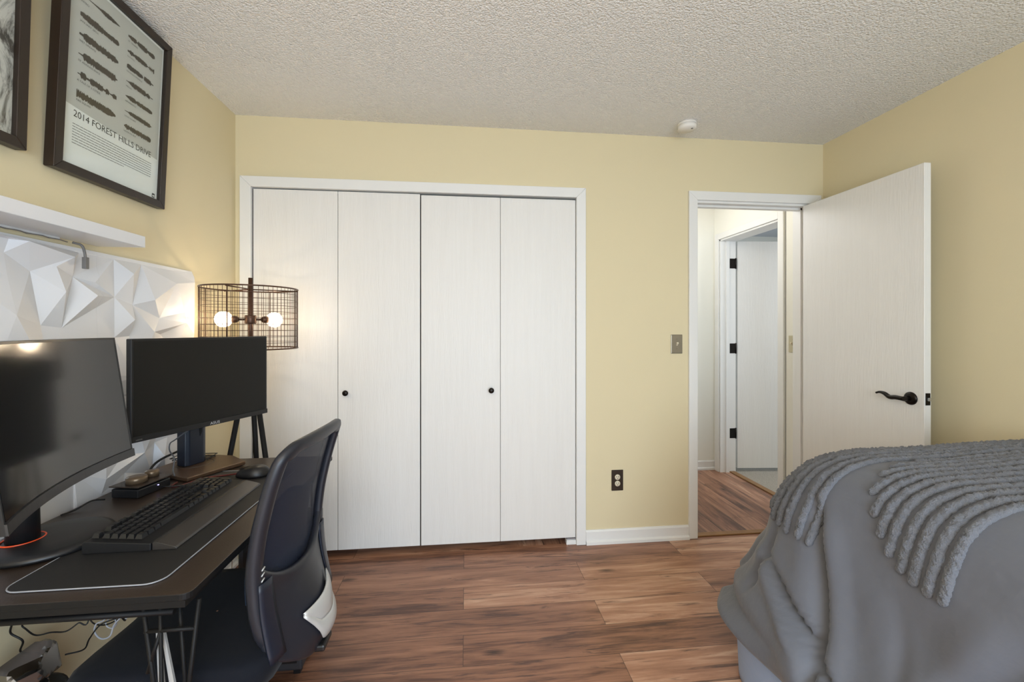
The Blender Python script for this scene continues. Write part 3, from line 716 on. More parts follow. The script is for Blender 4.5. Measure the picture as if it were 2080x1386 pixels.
# curved monitor
m1 = thing('curved_monitor', (-1.10, 1.19, DT), 'black curved computer monitor on an oval stand at the left of the desk', 'monitor')
A1, B1 = Vector((-.862, .885, 0)), Vector((-1.020, 1.413, 0))
ch = B1-A1; Lc = ch.length; dc = ch.normalized(); nc = Vector((dc.y, -dc.x, 0)); sag = .035
def mcurve(f, off, z):
    """point on the curved screen: f 0..1 along, off outward from screen face, z; leans back with height"""
    s_ = sag*(1-(2*f-1)**2)
    lean_ = -.045*(z-.89)/.36
    p = A1+dc*(Lc*f)-nc*s_+nc*(off+lean_+.012); return Vector((p.x, p.y, z))
def slab(f0, f1, o0, o1, z0, z1, n=24):
    mb = MB(); rows = []
    for k in range(n+1):
        f = f0+(f1-f0)*k/n; rows.append([mcurve(f, o1, z0), mcurve(f, o1, z1), mcurve(f, o0, z1), mcurve(f, o0, z0)])
    mb.grid(rows, closed_u=True, smooth=False)
    for r_ in (rows[0], rows[-1]): mb.bm.faces.new([mb.bm.verts.new(p) for p in r_])
    return mb
MZ0, MZ1 = .888, 1.248
slab(0, 1, -.028, 0, MZ0, MZ1).build('housing', M['black'], m1)
mbs = slab(.012, .985, 0, .0008, MZ0+.024, MZ1-.006, 90)
for f_ in mbs.bm.faces: f_.smooth = False
mbs.build('screen', M['screen'], m1)
slab(0, 1, 0, .004, MZ0, MZ0+.022).build('chin', mat('grey_bezel', (48, 47, 48), .4), m1)
slab(.25, .75, -.07, -.028, .96, 1.15).build('rear_cover', M['black'], m1)
pst = (-1.115, 1.205)
MB().lathe([(0, DT+.02), (.031, DT+.02), (.029, .84), (.027, 1.06), (0, 1.06)], (pst[0], pst[1], 0), n=32).build('stand_post', M['black'], m1)
MB().tube([(pst[0], pst[1], 1.03), (-1.035, 1.18, 1.04)], .02, n=12).build('mounting_arm', M['black'], m1)
b = MB(); rows = []
ecx, ecy, ea, eb, er = -1.066, 1.225, .122, .126, 0
for rr_, zz in ((0.001, .021), (.5, .0205), (.85, .018), (.97, .013), (1.0, .006), (.99, .0005)):
    rows.append([(ecx+rr_*(ea*math.cos(a)*math.cos(er)-eb*math.sin(a)*math.sin(er)), ecy+rr_*(ea*math.cos(a)*math.sin(er)+eb*math.sin(a)*math.cos(er)), DT+.0032+zz) for a in [k*2*PI/48 for k in range(48)]])
b.grid(rows, closed_u=True); b.bm.faces.new([v for v in b.bm.verts][-48:]); b.build('stand_base', M['black'], m1)
b = MB(); b.tube([(pst[0]+.040*math.cos(a), pst[1]+.040*math.sin(a), DT+.0235) for a in [k*2*PI/36 for k in range(36)]], .0022, n=6, closed=True); b.build('orange_ring', M['orange'], m1)
b = MB(); b.tube(catmull([(-1.145, 1.13, DT+.030), (-1.155, 1.15, DT+.034), (-1.155, 1.18, DT+.05), (-1.15, 1.20, DT+.062)], 6), .004, n=8)
b.build('cable_clip', M['orange'], m1)

# ---- keyboard
KX0, KX1, KY0, KY1 = -.936, -.722, 1.150, 1.600
kb = thing('keyboard', (-.83, 1.375, DT+.003), 'black full size keyboard with wrist rest on the desk mat', 'keyboard')
zk = DT+.0034
def tilt_z(x): return zk+.018+(.012)*(KX1-.055-x)/.16
b = MB(); prof = [(KX0, zk), (KX0, tilt_z(KX0)-.004), (KX0+.006, tilt_z(KX0)), (KX1-.058, tilt_z(KX1-.058)), (KX1-.058, zk)]
b.prism(prof, 'y', KY0, KY1, bev=.0015); b.build('keyboard_body', M['black'], kb)
b = MB(); prof = [(KX1-.057, zk), (KX1-.057, zk+.0185), (KX1-.048, zk+.0195), (KX1-.004, zk+.006), (KX1, zk+.002), (KX1, zk)]
b.prism(prof, 'y', KY0+.004, KY1-.004, bev=.001)
b.build('wrist_rest', mat('dark_brushed_plastic', (52, 48, 45), .33), kb)
U = .0186; keymesh = {}
def key(col_, row, wu, hu=1):
    k_ = (wu, hu)
    ln, dp = wu*U-.0014, hu*U-.0014
    if k_ not in keymesh:
        bb = MB(); b3 = bmesh.new(); z_ = .0105
        lo = [(-dp/2, -ln/2), (dp/2, -ln/2), (dp/2, ln/2), (-dp/2, ln/2)]
        A = [b3.verts.new((x_, y_, 0)) for x_, y_ in lo]; B = [b3.verts.new((x_-math.copysign(.0029, x_), y_-math.copysign(.0029, y_), z_)) for x_, y_ in lo]
        b3.faces.new(A[::-1]); b3.faces.new(B)
        for q in range(4): b3.faces.new((A[q], A[(q+1) % 4], B[(q+1) % 4], B[q]))
        me = bpy.data.meshes.new('key'); b3.to_mesh(me); b3.free(); me.materials.append(M['key']); keymesh[k_] = me; bb.bm.free()
    o = bpy.data.objects.new('key', keymesh[k_]); COL.objects.link(o)
    x_ = KX0+.016+row*U+(hu-1)*U/2+(.006 if row > 0 else 0); y_ = KY0+.018+(col_+wu/2)*U
    o.parent = kb; o.matrix_parent_inverse = Matrix.Translation(kb.location).inverted()
    o.location = (x_, y_, tilt_z(x_)+.001); o.rotation_euler = (0, math.radians(4), 0)
for c_ in [0]+[2+k for k in range(4)]+[6.5+k for k in range(4)]+[11+k for k in range(4)]+[15.25+k for k in range(3)]: key(c_, 0, 1)
for k in range(13): key(k, 1, 1)
key(13, 1, 2); key(0, 2, 1.5)
for k in range(12): key(1.5+k, 2, 1)
key(13.5, 2, 1.5); key(0, 3, 1.75)
for k in range(11): key(1.75+k, 3, 1)
key(12.75, 3, 2.25); key(0, 4, 2.25)
for k in range(10): key(2.25+k, 4, 1)
key(12.25, 4, 2.75)
for k in range(3): key(k*1.25, 5, 1.25)
key(3.75, 5, 6.25)
for k in range(4): key(10+k*1.25, 5, 1.25)
for r_ in (1, 2):
    for k in range(3): key(15.25+k, r_, 1)
key(16.25, 4, 1)
for k in range(3): key(15.25+k, 5, 1)
for r_ in (1, 2, 3, 4):
    for k in range(3): key(18.5+k, r_, 1)
key(21.5, 1, 1); key(21.5, 2, 1, 2); key(21.5, 4, 1, 2); key(18.5, 5, 2); key(20.5, 5, 1)

# ---- mouse with braided cord
ms = thing('computer_mouse', (-.79, 1.70, DT+.003), 'black computer mouse on the mat half hidden by the chair', 'mouse')
b = MB(); rows = []
for k in range(9):
    f = k/8; row = []
    for a in range(24):
        an = a*2*PI/24; rr_ = math.cos(f*PI/2)**.55
        row.append((-.790+.062*math.cos(an)*rr_*(1-.1*math.cos(an)), 1.700+.036*math.sin(an)*rr_*(1-.12*math.cos(2*an)), DT+.0035+.038*math.sin(f*PI/2)*(1-.25*max(0, -math.cos(an))*rr_)))
    rows.append(row)
b.grid(rows, closed_u=True); b.bm.faces.new([v for v in b.bm.verts][:24]); b.build('mouse_shell', M['black'], ms)
b = MB()
for k in range(10): b.box(-.842+k*.004, -.8405+k*.004, 1.694, 1.706, DT+.028, DT+.0355+.0012*k**.5)
b.build('scroll_wheel', M['bronzep'], ms)
MB().tube(catmull([(-.853, 1.700, DT+.012), (-.90, 1.705, DT+.006), (-.96, 1.68, DT+.006), (-1.0, 1.62, DT+.003), (-1.025, 1.61, DT+.004), (-1.033, 1.652, DT+.004)], 8), .0030, n=8).build('mouse_cord', M['redcord'], ms)

# ---- audio controller with two dials
ct = thing('audio_controller', (-1.11, 1.58, DT), 'black audio control box with two round dials on the desk', 'audio controller')
c0 = Vector((-1.099, 1.582)); a_ = Vector((.18, .98)).normalized(); n_ = Vector((a_.y, -a_.x))
mtc = Matrix(((a_.x, n_.x, 0, c0.x), (a_.y, n_.y, 0, c0.y), (0, 0, 1, 0), (0, 0, 0, 1)))
MB().box(-.062, .060, -.048, .048, DT+.001, DT+.030, bev=.004, mtx=mtc).build('controller_body', M['black'], ct)
MB().box(-.066, .066, -.052, .052, DT+.036, DT+.040, bev=.001, mtx=mtc).build('top_plate', M['deskt'], ct)
MB().box(-.050, .050, -.036, .036, DT+.030, DT+.036, mtx=mtc).build('spacer', M['dark'], ct)
for (u_, v_, r_) in ((-.022, .002, .029), (.040, -.004, .020)):
    p = mtc @ Vector((u_, v_, 0)); d_ = MB().lathe([(0, .020), (r_-.002, .020), (r_, .018), (r_, .001), (0, .001)], (p.x, p.y, DT+.0395), n=40).build('dial', mat('tan_metal_dial', (120, 100, 78), .35, metal=.5), ct)
    q = p+Vector((-.6*r_, -.55*r_, 0))
    MB().box(q.x-.002, q.x+.002, q.y-.005, q.y+.005, DT+.0592, DT+.0602).build('dial_mark', M['logo'], d_)
p = mtc @ Vector((.01, .0485, 0)); MB().lathe([(0, 0), (.0025, 0), (.0025, .002), (0, .002)], (p.x, p.y, DT+.02), n=12).build('status_light', mat('lit_blue_led', (150, 140, 255), .4, emit=((.5, .45, 1), 3)), ct)

# ---- cords on the desk
def cord(name, pts, r, m, label, grp=None, n=8):
    o = MB().tube(catmull(pts, 8), r, n=n).build(name, m); tag(o, label, 'cable', grp); return o
cord('power_cable', [(-1.185, 1.735, DT+.004), (-1.18, 1.75, DT+.035), (-1.165, 1.78, DT+.055), (-1.13, 1.84, DT+.075), (-1.12, 1.90, DT+.10), (-1.12, 1.93, DT+.13)], .0042, M['cord'], 'thick black power cord rising behind the flat monitor post')
cord('display_cable', [(-.985, 1.72, .925), (-1.02, 1.70, .90), (-1.08, 1.72, .86), (-1.125, 1.76, .835), (-1.12, 1.75, .81), (-1.085, 1.72, .79), (-1.07, 1.69, .755), (-1.055, 1.675, .738)], .0024, mat('grey_cord', (88, 90, 94), .45), 'thin grey cable looping down from under the flat monitor')
cord('controller_cable', [(-1.145, 1.49, DT+.012), (-1.16, 1.46, DT+.02), (-1.18, 1.43, DT+.006), (-1.195, 1.40, DT+.003)], .0024, M['cord'], 'black cord leaving the near end of the audio controller')
cord('controller_cable', [(-1.06, 1.60, DT+.012), (-1.03, 1.60, DT+.008), (-.99, 1.62, DT+.004), (-.985, 1.64, DT+.0035)], .0024, M['cord'], 'short black cord between audio controller and keyboard')
# wire tray
wt = MB()
zz = DT+.022
for z_, g in ((zz+.008, 0), (zz, .006)):
    q = [(-1.19+g, 1.86+g, z_), (-1.045-g, 1.86+g, z_), (-1.045-g, 1.925-g, z_), (-1.19+g, 1.925-g, z_)]
    wt.tube(q, .0018, n=6, closed=True)
for k in range(6): wt.tube([(-1.18+k*.025, 1.86, zz), (-1.18+k*.025, 1.925, zz)], .0012, n=6)
for x_ in (-1.184, -1.051):
    for y_ in (1.866, 1.919): wt.tube([(x_, y_, zz), (x_, y_, DT+.0178)], .0014, n=6)
tag(wt.build('wire_tray', M['cord']), 'small black wire tray behind the flat monitor stand', 'tray')

# ---- cords under the desk
def att(px, py, T):     # a point at depth T along the sight line used when measuring the cords
    u = (px-1040)/864; th = math.atan(94/864); c_, s_ = math.cos(th), math.sin(th)
    return ((s_+u*c_)*T, (c_-u*s_)*T, 1.275-(py-668)/864*T)
U2 = 300/2080
def cu(pts, T, dT=0): return [att(x_*U2, 1200+y_*U2, T+dT*i) for i, (x_, y_) in enumerate(pts)]
cord('power_cable', [(-1.14, .97, .69)]+cu([(160, 440), (330, 520), (500, 630), (720, 590), (930, 575), (1100, 460), (1270, 330)], 1.16, .02)+[(-1.17, 1.50, .69)], .0020, M['cord'], 'black cord sagging below the desk in front of the wall, upper of two', 'cords under the desk')
cord('power_cable', [(-1.13, .96, .69)]+cu([(60, 360), (165, 450), (150, 600), (320, 710), (295, 865), (550, 885)], 1.13, .012), .0024, M['cord'], 'black cord hanging under the desk with a kink, running down to the bag', 'cords under the desk')
cord('power_cable', cu([(915, 905), (1180, 830), (1260, 680), (1420, 480), (1680, 375), (1760, 280)], 1.20, .03)+[(-1.17, 1.55, .69)], .0021, M['cord'], 'black cord climbing from the bag to the cord bundle', 'cords under the desk')
cord('power_cable', [(-1.16, 1.45, .69)]+cu([(1340, 230), (1265, 370), (1330, 470), (1500, 480), (1700, 380), (1790, 260)], 1.33)+[(-1.15, 1.6, .69)], .0020, M['cord'], 'black cord looped in the bundle beside the desk leg', 'cords under the desk')
cord('power_cable', [(-1.15, 1.5, .69)]+cu([(1650, 220), (1660, 310), (1720, 335), (1790, 250), (1830, 330), (1900, 345), (1960, 300), (1930, 220)], 1.36)+[(-1.13, 1.62, .69)], .0021, M['cord'], 'black cord in tight loops nearest the desk leg', 'cords under the desk')
cord('white_cable', [(-1.16, 1.47, .69)]+cu([(1520, 230), (1350, 480), (1340, 600), (1430, 680), (1550, 640), (1610, 480), (1740, 340), (1800, 240)], 1.31)+[(-1.14, 1.6, .69)], .0023, M['whitecord'], 'white cord hanging in a long loop under the desk', 'cords under the desk')
cord('white_cable', [(-1.16, 1.5, .69)]+cu([(1540, 220), (1490, 460), (1560, 530), (1640, 470), (1630, 230)], 1.33)+[(-1.15, 1.58, .69)], .0017, M['whitecord'], 'thin white cord in a short loop under the desk', 'cords under the desk')

# ---- waste bin with crumpled bag
bn = thing('waste_bin', (-1.125, 1.20, 0), 'waste bin lined with a crumpled plastic bag under the desk', 'bin')
MB().lathe([(0, .004), (.068, .004), (.070, 0), (.088, .33), (.092, .335), (.084, .334), (.066, .01), (0, .01)], (-1.125, 1.20, 0), n=32).build('bin_body', M['black'], bn)
def crumple(cx, cy, cz, sx, sy, sz, seed, k=5.5, rough=.42):
    rr = random.Random(seed); b3 = bmesh.new(); bmesh.ops.create_icosphere(b3, subdivisions=4, radius=1)
    pl = [Vector((rr.gauss(0, 1), rr.gauss(0, 1), rr.gauss(0, 1))).normalized() for _ in range(46)]; of = [rr.uniform(.5, 1) for _ in pl]
    for v in b3.verts:
        d = v.co.normalized(); s_ = min([of[i]/max(.12, d.dot(p)) for i, p in enumerate(pl) if d.dot(p) > .12]+[1.25])
        v.co = Vector((cx+d.x*sx*s_, cy+d.y*sy*s_, cz+d.z*sz*s_))
    for f in b3.faces: f.smooth = False
    mb = MB(); mb.merge(b3, None); return mb
crumple(-1.118, 1.225, .40, .085, .090, .075, 4).build('bag_lining', M['bag'], bn)
crumple(-1.122, 1.20, .350, .085, .10, .045, 9).build('bag_contents', M['bagd'], bn)

# ================================================================== FLOOR LAMP
LX, LY = -.998, 2.105
lp = thing('floor_lamp', (LX, LY, 0), 'tripod floor lamp with wire cage drum shade and two lit globe bulbs', 'floor lamp')
R_ = .197; zt, zb = 1.462, 1.183
b = MB()
for z_ in (zt, zb): b.tube([(LX+R_*math.cos(a), LY+R_*math.sin(a), z_) for a in [k*2*PI/64 for k in range(64)]], .0036, n=6, closed=True)
nh = 10
for j in range(1, nh): b.tube([(LX+R_*math.cos(a), LY+R_*math.sin(a), zb+(zt-zb)*j/nh) for a in [k*2*PI/64 for k in range(64)]], .0010, n=5, closed=True)
for k in range(64):
    a = k*2*PI/64; b.tube([(LX+R_*math.cos(a), LY+R_*math.sin(a), zb), (LX+R_*math.cos(a), LY+R_*math.sin(a), zt)], .0010 if k % 16 else .0024, n=5)
for k in range(3):
    a = k*2*PI/3+.5; b.tube([(LX, LY, zt-.004), (LX+R_*math.cos(a), LY+R_*math.sin(a), zt-.004)], .0032, n=6)
b.build('lamp_shade', M['cage'], lp)
MB().tube([(LX, LY, 1.07), (LX, LY, 1.512)], .0095, n=16).build('pole', M['cage'], lp)
b = MB().lathe([(0, -.02), (.022, -.02), (.024, -.016), (.024, .016), (.022, .02), (0, .02)], (LX, LY, 1.318), n=28)
b.build('hub', M['cage'], lp)
for k, (dx, dy) in enumerate(((-.95, -.38), (.70, .72))):
    d = Vector((dx, dy, 0)).normalized()
    c = Vector((LX, LY, 1.318))
    b = MB().tube([c+d*.02, c+d*.050], .005, n=10).tube([c+d*.046, c+d*.052, c+d*.062, c+d*.074], [.008, .014, .0165, .0165], n=16)
    sk = b.build('socket', M['cage'], lp)
    bc = c+d*.105
    MB().lathe([(0, -.036), (.013, -.034), (.024, -.028), (.033, -.014), (.036, 0), (.033, .014), (.024, .028), (.013, .034), (0, .036)], bc, n=28).build('bulb', M['bulb'], sk)
    MB().tube([bc+Vector((.012*math.cos(q*1.1), .012*math.sin(q*1.1), -.014+.0014*q)) for q in range(20)], .0018, n=6).build('filament', M['filament'], sk)
    pl_ = bulb_light('lamp_bulb_light', bc, .012, 4.6, (1, .83, .60))
MB().lathe([(0, 1.055), (.026, 1.055), (.032, 1.06), (.032, 1.085), (.026, 1.092), (0, 1.092)], (LX, LY, 0), n=28).build('leg_bracket', M['blackm'], lp)
for k, an in enumerate((math.radians(216), math.radians(340), math.radians(100))):
    tp = (LX+.018*math.cos(an), LY+.018*math.sin(an), 1.07); ft = (LX+.20*math.cos(an), LY+.20*math.sin(an), .0)
    MB().tube([tp, ft], .0115, n=14).build('leg', M['blackm'], lp)
MB().tube(catmull([(LX-.02, LY-.02, 1.06), (LX-.03, LY-.03, .95), (LX-.05, LY-.02, .85), (LX-.08, LY, .7), (LX-.09, LY+.02, .3), (LX-.1, LY+.03, .01)], 8), .0016, n=6).build('lamp_cord', mat('clear_cord', (150, 130, 110), .4), lp)

# ================================================================== OFFICE CHAIR
CY_ = 1.298
chr_ = thing('office_chair', (-.70, CY_, 0), 'navy mesh back office chair with silver rear bracket pushed in at the desk', 'chair')
XC = [(.30, -.455), (.36, -.47), (.45, -.497), (.55, -.515), (.66, -.520), (.76, -.508), (.86, -.485), (.97, -.452), (1.0, -.440)]
def bx(y, z, off=0, bulge=1):
    """X of the backrest surface, y relative to the centre"""
    zz_ = z; v = 0
    v = lerp_tab(XC, zz_-.0)*.5+lerp_tab(XC, zz_-.03)*.25+lerp_tab(XC, zz_+.03)*.25
    v += .030*(1-(y/.22)**2)+.08*y
    v += bulge*.048*math.exp(-(y/.11)**2)*sm(z, .66, .48)*sm(z, .33, .43)
    return v+off
def outline(f):
    pass
def halfw(z): return lerp_tab([(.44, .150), (.47, .178), (.50, .190), (.56, .196), (.70, .200), (.80, .200), (.90, .198), (.95, .192), (.972, .178), (.984, .145)], z)
# frame: outer loop to inner loop, swept as grid
outer = []; NZ = 26
zs = [.47+(.984-.47)*k/NZ for k in range(NZ+1)]
for z_ in zs: outer.append((-halfw(z_), z_))
for k in range(1, 12): outer.append((-.15+.30*k/12, .984+.006*math.sin(PI*k/12)))
for z_ in zs[::-1]: outer.append((halfw(z_), z_))
def inner_pt(y, z, s):
    yy = y*(1-.155) ; z2 = z-.036 if z > .95 else z
    return (yy, z2)
b = MB(); rows = []
for (y, z) in outer:
    yi, zi = inner_pt(y, z, 0)
    zi = min(zi, .948); yi = max(-.168, min(.168, yi))
    d = .020
    rows.append([(bx(y, z, -.014), CY_+y, z), (bx(y, z, .010), CY_+y*1.0, z), (bx(y*.96, z, .019), CY_+y*.965, z-(.006 if z > .95 else 0)),
                 (bx(yi, zi, .017), CY_+yi, zi), (bx(yi, zi, .004), CY_+yi*.985, zi), (bx(yi, zi, -.012), CY_+yi, zi)])
b.grid(rows, closed_u=True); b.build('backrest_frame', M['chairp'], chr_, sub=1)
# mesh fabric
b = MB(); rows = []
for j in range(25):
    z = .56+(.950-.56)*j/24; hw = min(.185, halfw(z)*.86)
    rows.append([(bx(-hw+2*hw*k/20, z, -.006, .3), CY_-hw+2*hw*k/20, z) for k in range(21)])
b.grid(rows); b.build('back_mesh', M['meshback'], chr_, solid=.002)
# lumbar support
b = MB(); rows = []
for j in range(13):
    z = .60+.19*j/12
    rows.append([(bx(-.165+.33*k/20, z, -.030-.014*math.cos((k/20-.5)*PI), .2), CY_-.165+.33*k/20, z+.02*math.cos((k/20-.5)*2*PI)) for k in range(21)])
b.grid(rows); b.build('lumbar_support', mat('blue_grey_plastic', (40, 58, 84), .35), chr_, solid=.006)
# lower shell with U shaped upper lip
b = MB(); rows = []
NY = 32
for j in range(19):
    f = j/18; row = []
    for k in range(NY+1):
        g = -1+2*k/NY
        ztop = .615+.085*abs(g)**3.0; zbot = .350+.10*abs(g)**2.2
        z = zbot+(ztop-zbot)*f; y = g*lerp_tab([(.34, .160), (.42, .180), (.5, .188), (.62, .194), (.72, .196)], z)
        row.append((bx(y, z, .012 + .006*sm(f, .85, 1)), CY_+y, z))
    rows.append(row)
b.grid(rows); b.build('back_shell', M['chairp'], chr_, solid=.020, sub=1, off=-1)
# side wings under the frame
for s_ in (-1, 1):
    b = MB(); rows = []
    for j in range(11):
        z = .44+.20*j/10
        rows.append([(bx(s_*yy, z, .014+.006*math.sin(PI*(yy-.14)/.07)), CY_+s_*yy, z) for yy in (.14, .152, .165, .178, .190)])
    b.grid(rows); b.build('frame_wing', mat('navy_plastic', (22, 28, 42), .4), chr_, solid=.006)
# silver bracket, in two pieces with a seam
def bracket(z0f, z1f, name):
    b = MB(); rows = []
    for j in range(9):
        f = j/8; row = []
        for k in range(17):
            g = k/16; y = -.084+.175*g
            ztop = .496+.028*g; zbot = lerp_tab([(0, .490), (.12, .452), (.26, .396), (.5, .386), (1, .39)], g)
            z = zbot+(ztop-zbot)*(z0f+(z1f-z0f)*f); row.append((bx(y, z, .019+.003*math.sin(PI*f)), CY_+y, z))
        rows.append(row)
    b.grid(rows); return b.build(name, M['silver'], chr_, solid=.004, off=1)
bracket(0, .485, 'rear_bracket'); bracket(.5, 1, 'rear_bracket')
b = MB(); sl = []
for k in range(9): z = .60+.014*k; b.tube([(bx(-.178, z-.04, .018), CY_-.180, z-.04), (bx(-.170, z-.035, .018), CY_-.170, z-.034)], .0018, n=6)
b.build('lumbar_rack', M['silver'], chr_)
# seat
def seatcap(zt_, zb_, mb):
    rows = []
    for fz, sc in ((zb_, .90), (zb_+.006, .97), ((zt_+zb_)/2, 1.0), (zt_-.012, .98), (zt_-.003, .93), (zt_, .80), (zt_-.004, .4), (zt_-.006, .01)):
        row = []
        for k in range(48):
            a = k*2*PI/48; ca, sa = math.cos(a), math.sin(a); p = 8
            rr_ = 1/((abs(ca)**p+abs(sa)**p)**(1/p)); row.append((-.705+.235*ca*rr_*sc, CY_+.235*sa*rr_*sc, fz-.02*max(0, -ca*sc)**4*(1 if fz > zb_+.01 else 0)))
        rows.append(row)
    mb.grid(rows, closed_u=True)
b = MB(); seatcap(.475, .395, b); b.build('seat', M['navy'], chr_)
MB().box(-.80, -.56, CY_-.12, CY_+.12, .345, .398, bev=.01).build('seat_mechanism', M['black'], chr_)
b = MB().box(-.60, -.40, CY_-.035, CY_+.035, .352, .372, bev=.006)
b.build('back_bracket_arm', M['black'], chr_)
lv = catmull([(-.60, CY_+.10, .375), (-.55, CY_+.20, .375), (-.51, CY_+.255, .374), (-.505, CY_+.275, .376)], 6)
b = MB().tube(lv, .005, n=8); b.tube([(-.505+.018*math.cos(a), CY_+.275, .372+.011*math.sin(a)) for a in [k*2*PI/20 for k in range(20)]], .0045, n=8, closed=True)
b.build('tilt_lever', M['black'], chr_)
MB().lathe([(0, .10), (.028, .10), (.026, .24), (.018, .245), (.018, .35), (0, .35)], (-.70, CY_, 0), n=24).build('gas_column', M['black'], chr_)
for k in range(5):
    an = math.radians(38+72*k); dx, dy = math.cos(an), math.sin(an)
    b = MB(); b.tube([(-.70+dx*.02, CY_+dy*.02, .12), (-.70+dx*.15, CY_+dy*.15, .105), (-.70+dx*.265, CY_+dy*.265, .080)], [.026, .020, .014], n=12); lg = b.build('base_leg', M['black'], chr_)
    b = MB(); c = Vector((-.70+dx*.27, CY_+dy*.27, .029))
    for s_ in (-1, 1):
        b.lathe([(0, -.009), (.024, -.009), (.028, -.005), (.028, .005), (.024, .009), (0, .009)], c+Vector((-dy, dx, 0))*.013*s_, n=24, mtx=Matrix.Rotation(an, 4, 'Z') @ Matrix.Rotation(PI/2, 4, 'X'))
    b.tube([c, c+Vector((0, 0, .055))], .007, n=8); b.build('caster', M['black'], lg)

# ================================================================== BED
bed = thing('bed', (1.70, .3, 0), 'bed against the right wall, hidden under the grey comforter', 'bed')
MB().box(1.30, 2.215, -.7, 1.20, .48, .74, bev=.05, seg=3).build('mattress', M['mattress'], bed)
MB().box(1.32, 2.215, -.7, 1.18, .30, .478, bev=.01).build('box_spring', M['mattress'], bed)
MB().box(1.32, 2.215, -.7, 1.18, .24, .298, bev=.004).build('bed_frame', M['bedbase'], bed)
for x_ in (1.38, 2.16):
    for y_ in (-.62, 1.10): MB().box(x_-.02, x_+.02, y_-.02, y_+.02, 0, .24).build('leg', M['bedbase'], bed)

SX, SY = 1.55, 1.03                                   # corner of the flat inner area
RMID = .46
NHEM = .905
PROF = [(0, .0, .858), (.10, .12, .858), (.22, .25, .855), (.30, .31, .845), (.37, .365, .822), (.43, .405, .785), (.50, .432, .73), (.57, .452, .66), (.64, .468, .58), (.71, .49, .50), (.79, .535, .41), (.86, .60, .335), (.91, .63, .285), (.95, .61, .22), (1.0, .56, .13)]
# smooth profile
pp = catmull([(d, z, 0) for _, d, z in PROF], 6)
KTAB = [(0, .0), (.3, .19), (.5, .31), (.66, .33), (.76, .24), (.84, .11), (.88, .18), (.92, .28), (1, .30)]
def folds(s, z, v):
    """outward displacement of the drape; s runs along the bed's edge in metres"""
    o = 0
    def g(x, w): return math.exp(-(x/w)**2)
    k = sm(v, .38, .62)
    # long crease hanging from the corner, drifting towards the head as it falls
    sc = 1.210-.38*(.72-z)
    o -= .046*g(s-sc, .013)*sm(v, .40, .52)*(1-sm(v, .84, .94))
    o += .020*g(s-sc+.040, .030)*sm(v, .42, .55)
    o += .014*g(s-sc-.050, .034)*sm(v, .45, .6)
    # diagonal tuck that runs from the corner down to the hem
    sd = lerp_tab([(.28, .98), (.34, 1.03), (.385, 1.11), (.50, 1.28), (.56, 1.34)], z)
    o -= .046*g(s-sd, .015)*sm(v, .60, .72)
    o += .022*g(s-sd-.050, .034)*sm(v, .60, .74)
    # small pleats round the corner
    o -= .020*g(s-(1.375+.25*(.5-z)), .016)*sm(v, .56, .7)
    o += .014*g(s-(1.43), .03)*sm(v, .55, .72)
    o -= .028*g(s-(1.30-.10*(.5-z)), .012)*sm(v, .52, .62)*(1-sm(v, .70, .78))
    # soft diagonal swells on the side
    o += .008*math.sin((s*9+z*9))*k+.004*math.sin(s*23-z*19+1)*k
    o += .014*g(s-(.80+.45*(.6-z)), .045)*k - .016*g(s-(.73+.5*(.6-z)), .030)*k
    o -= .010*g(s-(.62+.6*(.6-z)), .028)*k
    o -= .010*g(s-(.93-.3*(.5-z)), .022)*sm(v, .5, .7)
    return o
def bed_pt(s, j, nj=len(pp)):
    d, z = pp[j].x, pp[j].y; v = j/(nj-1)
    if s <= SY: base_, ph = Vector((SX, s)), 0.0
    elif s <= SY+RMID*PI/2: base_, ph = Vector((SX, SY)), (s-SY)/RMID
    else: base_, ph = Vector((SX+(s-SY-RMID*PI/2), SY)), PI/2
    n = Vector((-math.cos(ph), math.sin(ph)))
    cf = math.sin(2*ph)**2 if 0 < ph < PI/2 else 0
    kk = 1+cf*lerp_tab(KTAB, v)
    dd = d*kk
    dn_ = dd+folds(s, z, v)*(1 if v > .3 else 0)
    z += .010*math.sin(s*5+1)*sm(v, .05, .4)*(1-sm(v, .5, .8)) + cf*(-.010)*sm(v, .2, .5)
    p = base_+n*dn_
    z += .020*sm(p.x, 1.42, 1.85)*(1-v)
    return Vector((min(p.x, 2.235), p.y, z))
SE = SY+RMID*PI/2+.68
ss = []; s = -.62
while s < SE: ss.append(s); s += .008 if 0.6 < s < 1.75 else .03
JH = int(NHEM*(len(pp)-1))+1
def hem(s_):
    """the cloth's edge is folded under: the last rows turn inwards"""
    a, c = bed_pt(s_, JH-2), bed_pt(s_, JH-1)
    n_in = Vector((1.6, .75, 0))-Vector((c.x, c.y, 0)); n_in.z = 0; n_in.normalize()
    return [c+n_in*.012+Vector((0, 0, -.012)), c+n_in*.04+Vector((0, 0, -.006)), c+n_in*.07+Vector((0, 0, .02))]
rows = [[bed_pt(s_, j) for j in range(JH)]+hem(s_) for s_ in ss]
dv_ = MB(); dv_.grid(rows)
# pale skirt hanging inside the comforter's edge
sk_ = MB(); rows2 = []
for s_ in ss:
    row = []
    c = bed_pt(s_, JH-1); n_in = Vector((1.6, .75, 0))-Vector((c.x, c.y, 0)); n_in.normalize()
    for k in range(9):
        f = k/8; p = c+n_in*(.066+.02*f+.010*math.sin(s_*31)*f); p.z = (c.z+.012)*(1-f)+.004*f
        row.append(p)
    rows2.append(row)
sk_.grid(rows2); sk_.build('bed_skirt', fabric_mat('blue_grey_cotton', (150, 170, 204), .6, .1, 30, .2), bed, solid=.003)
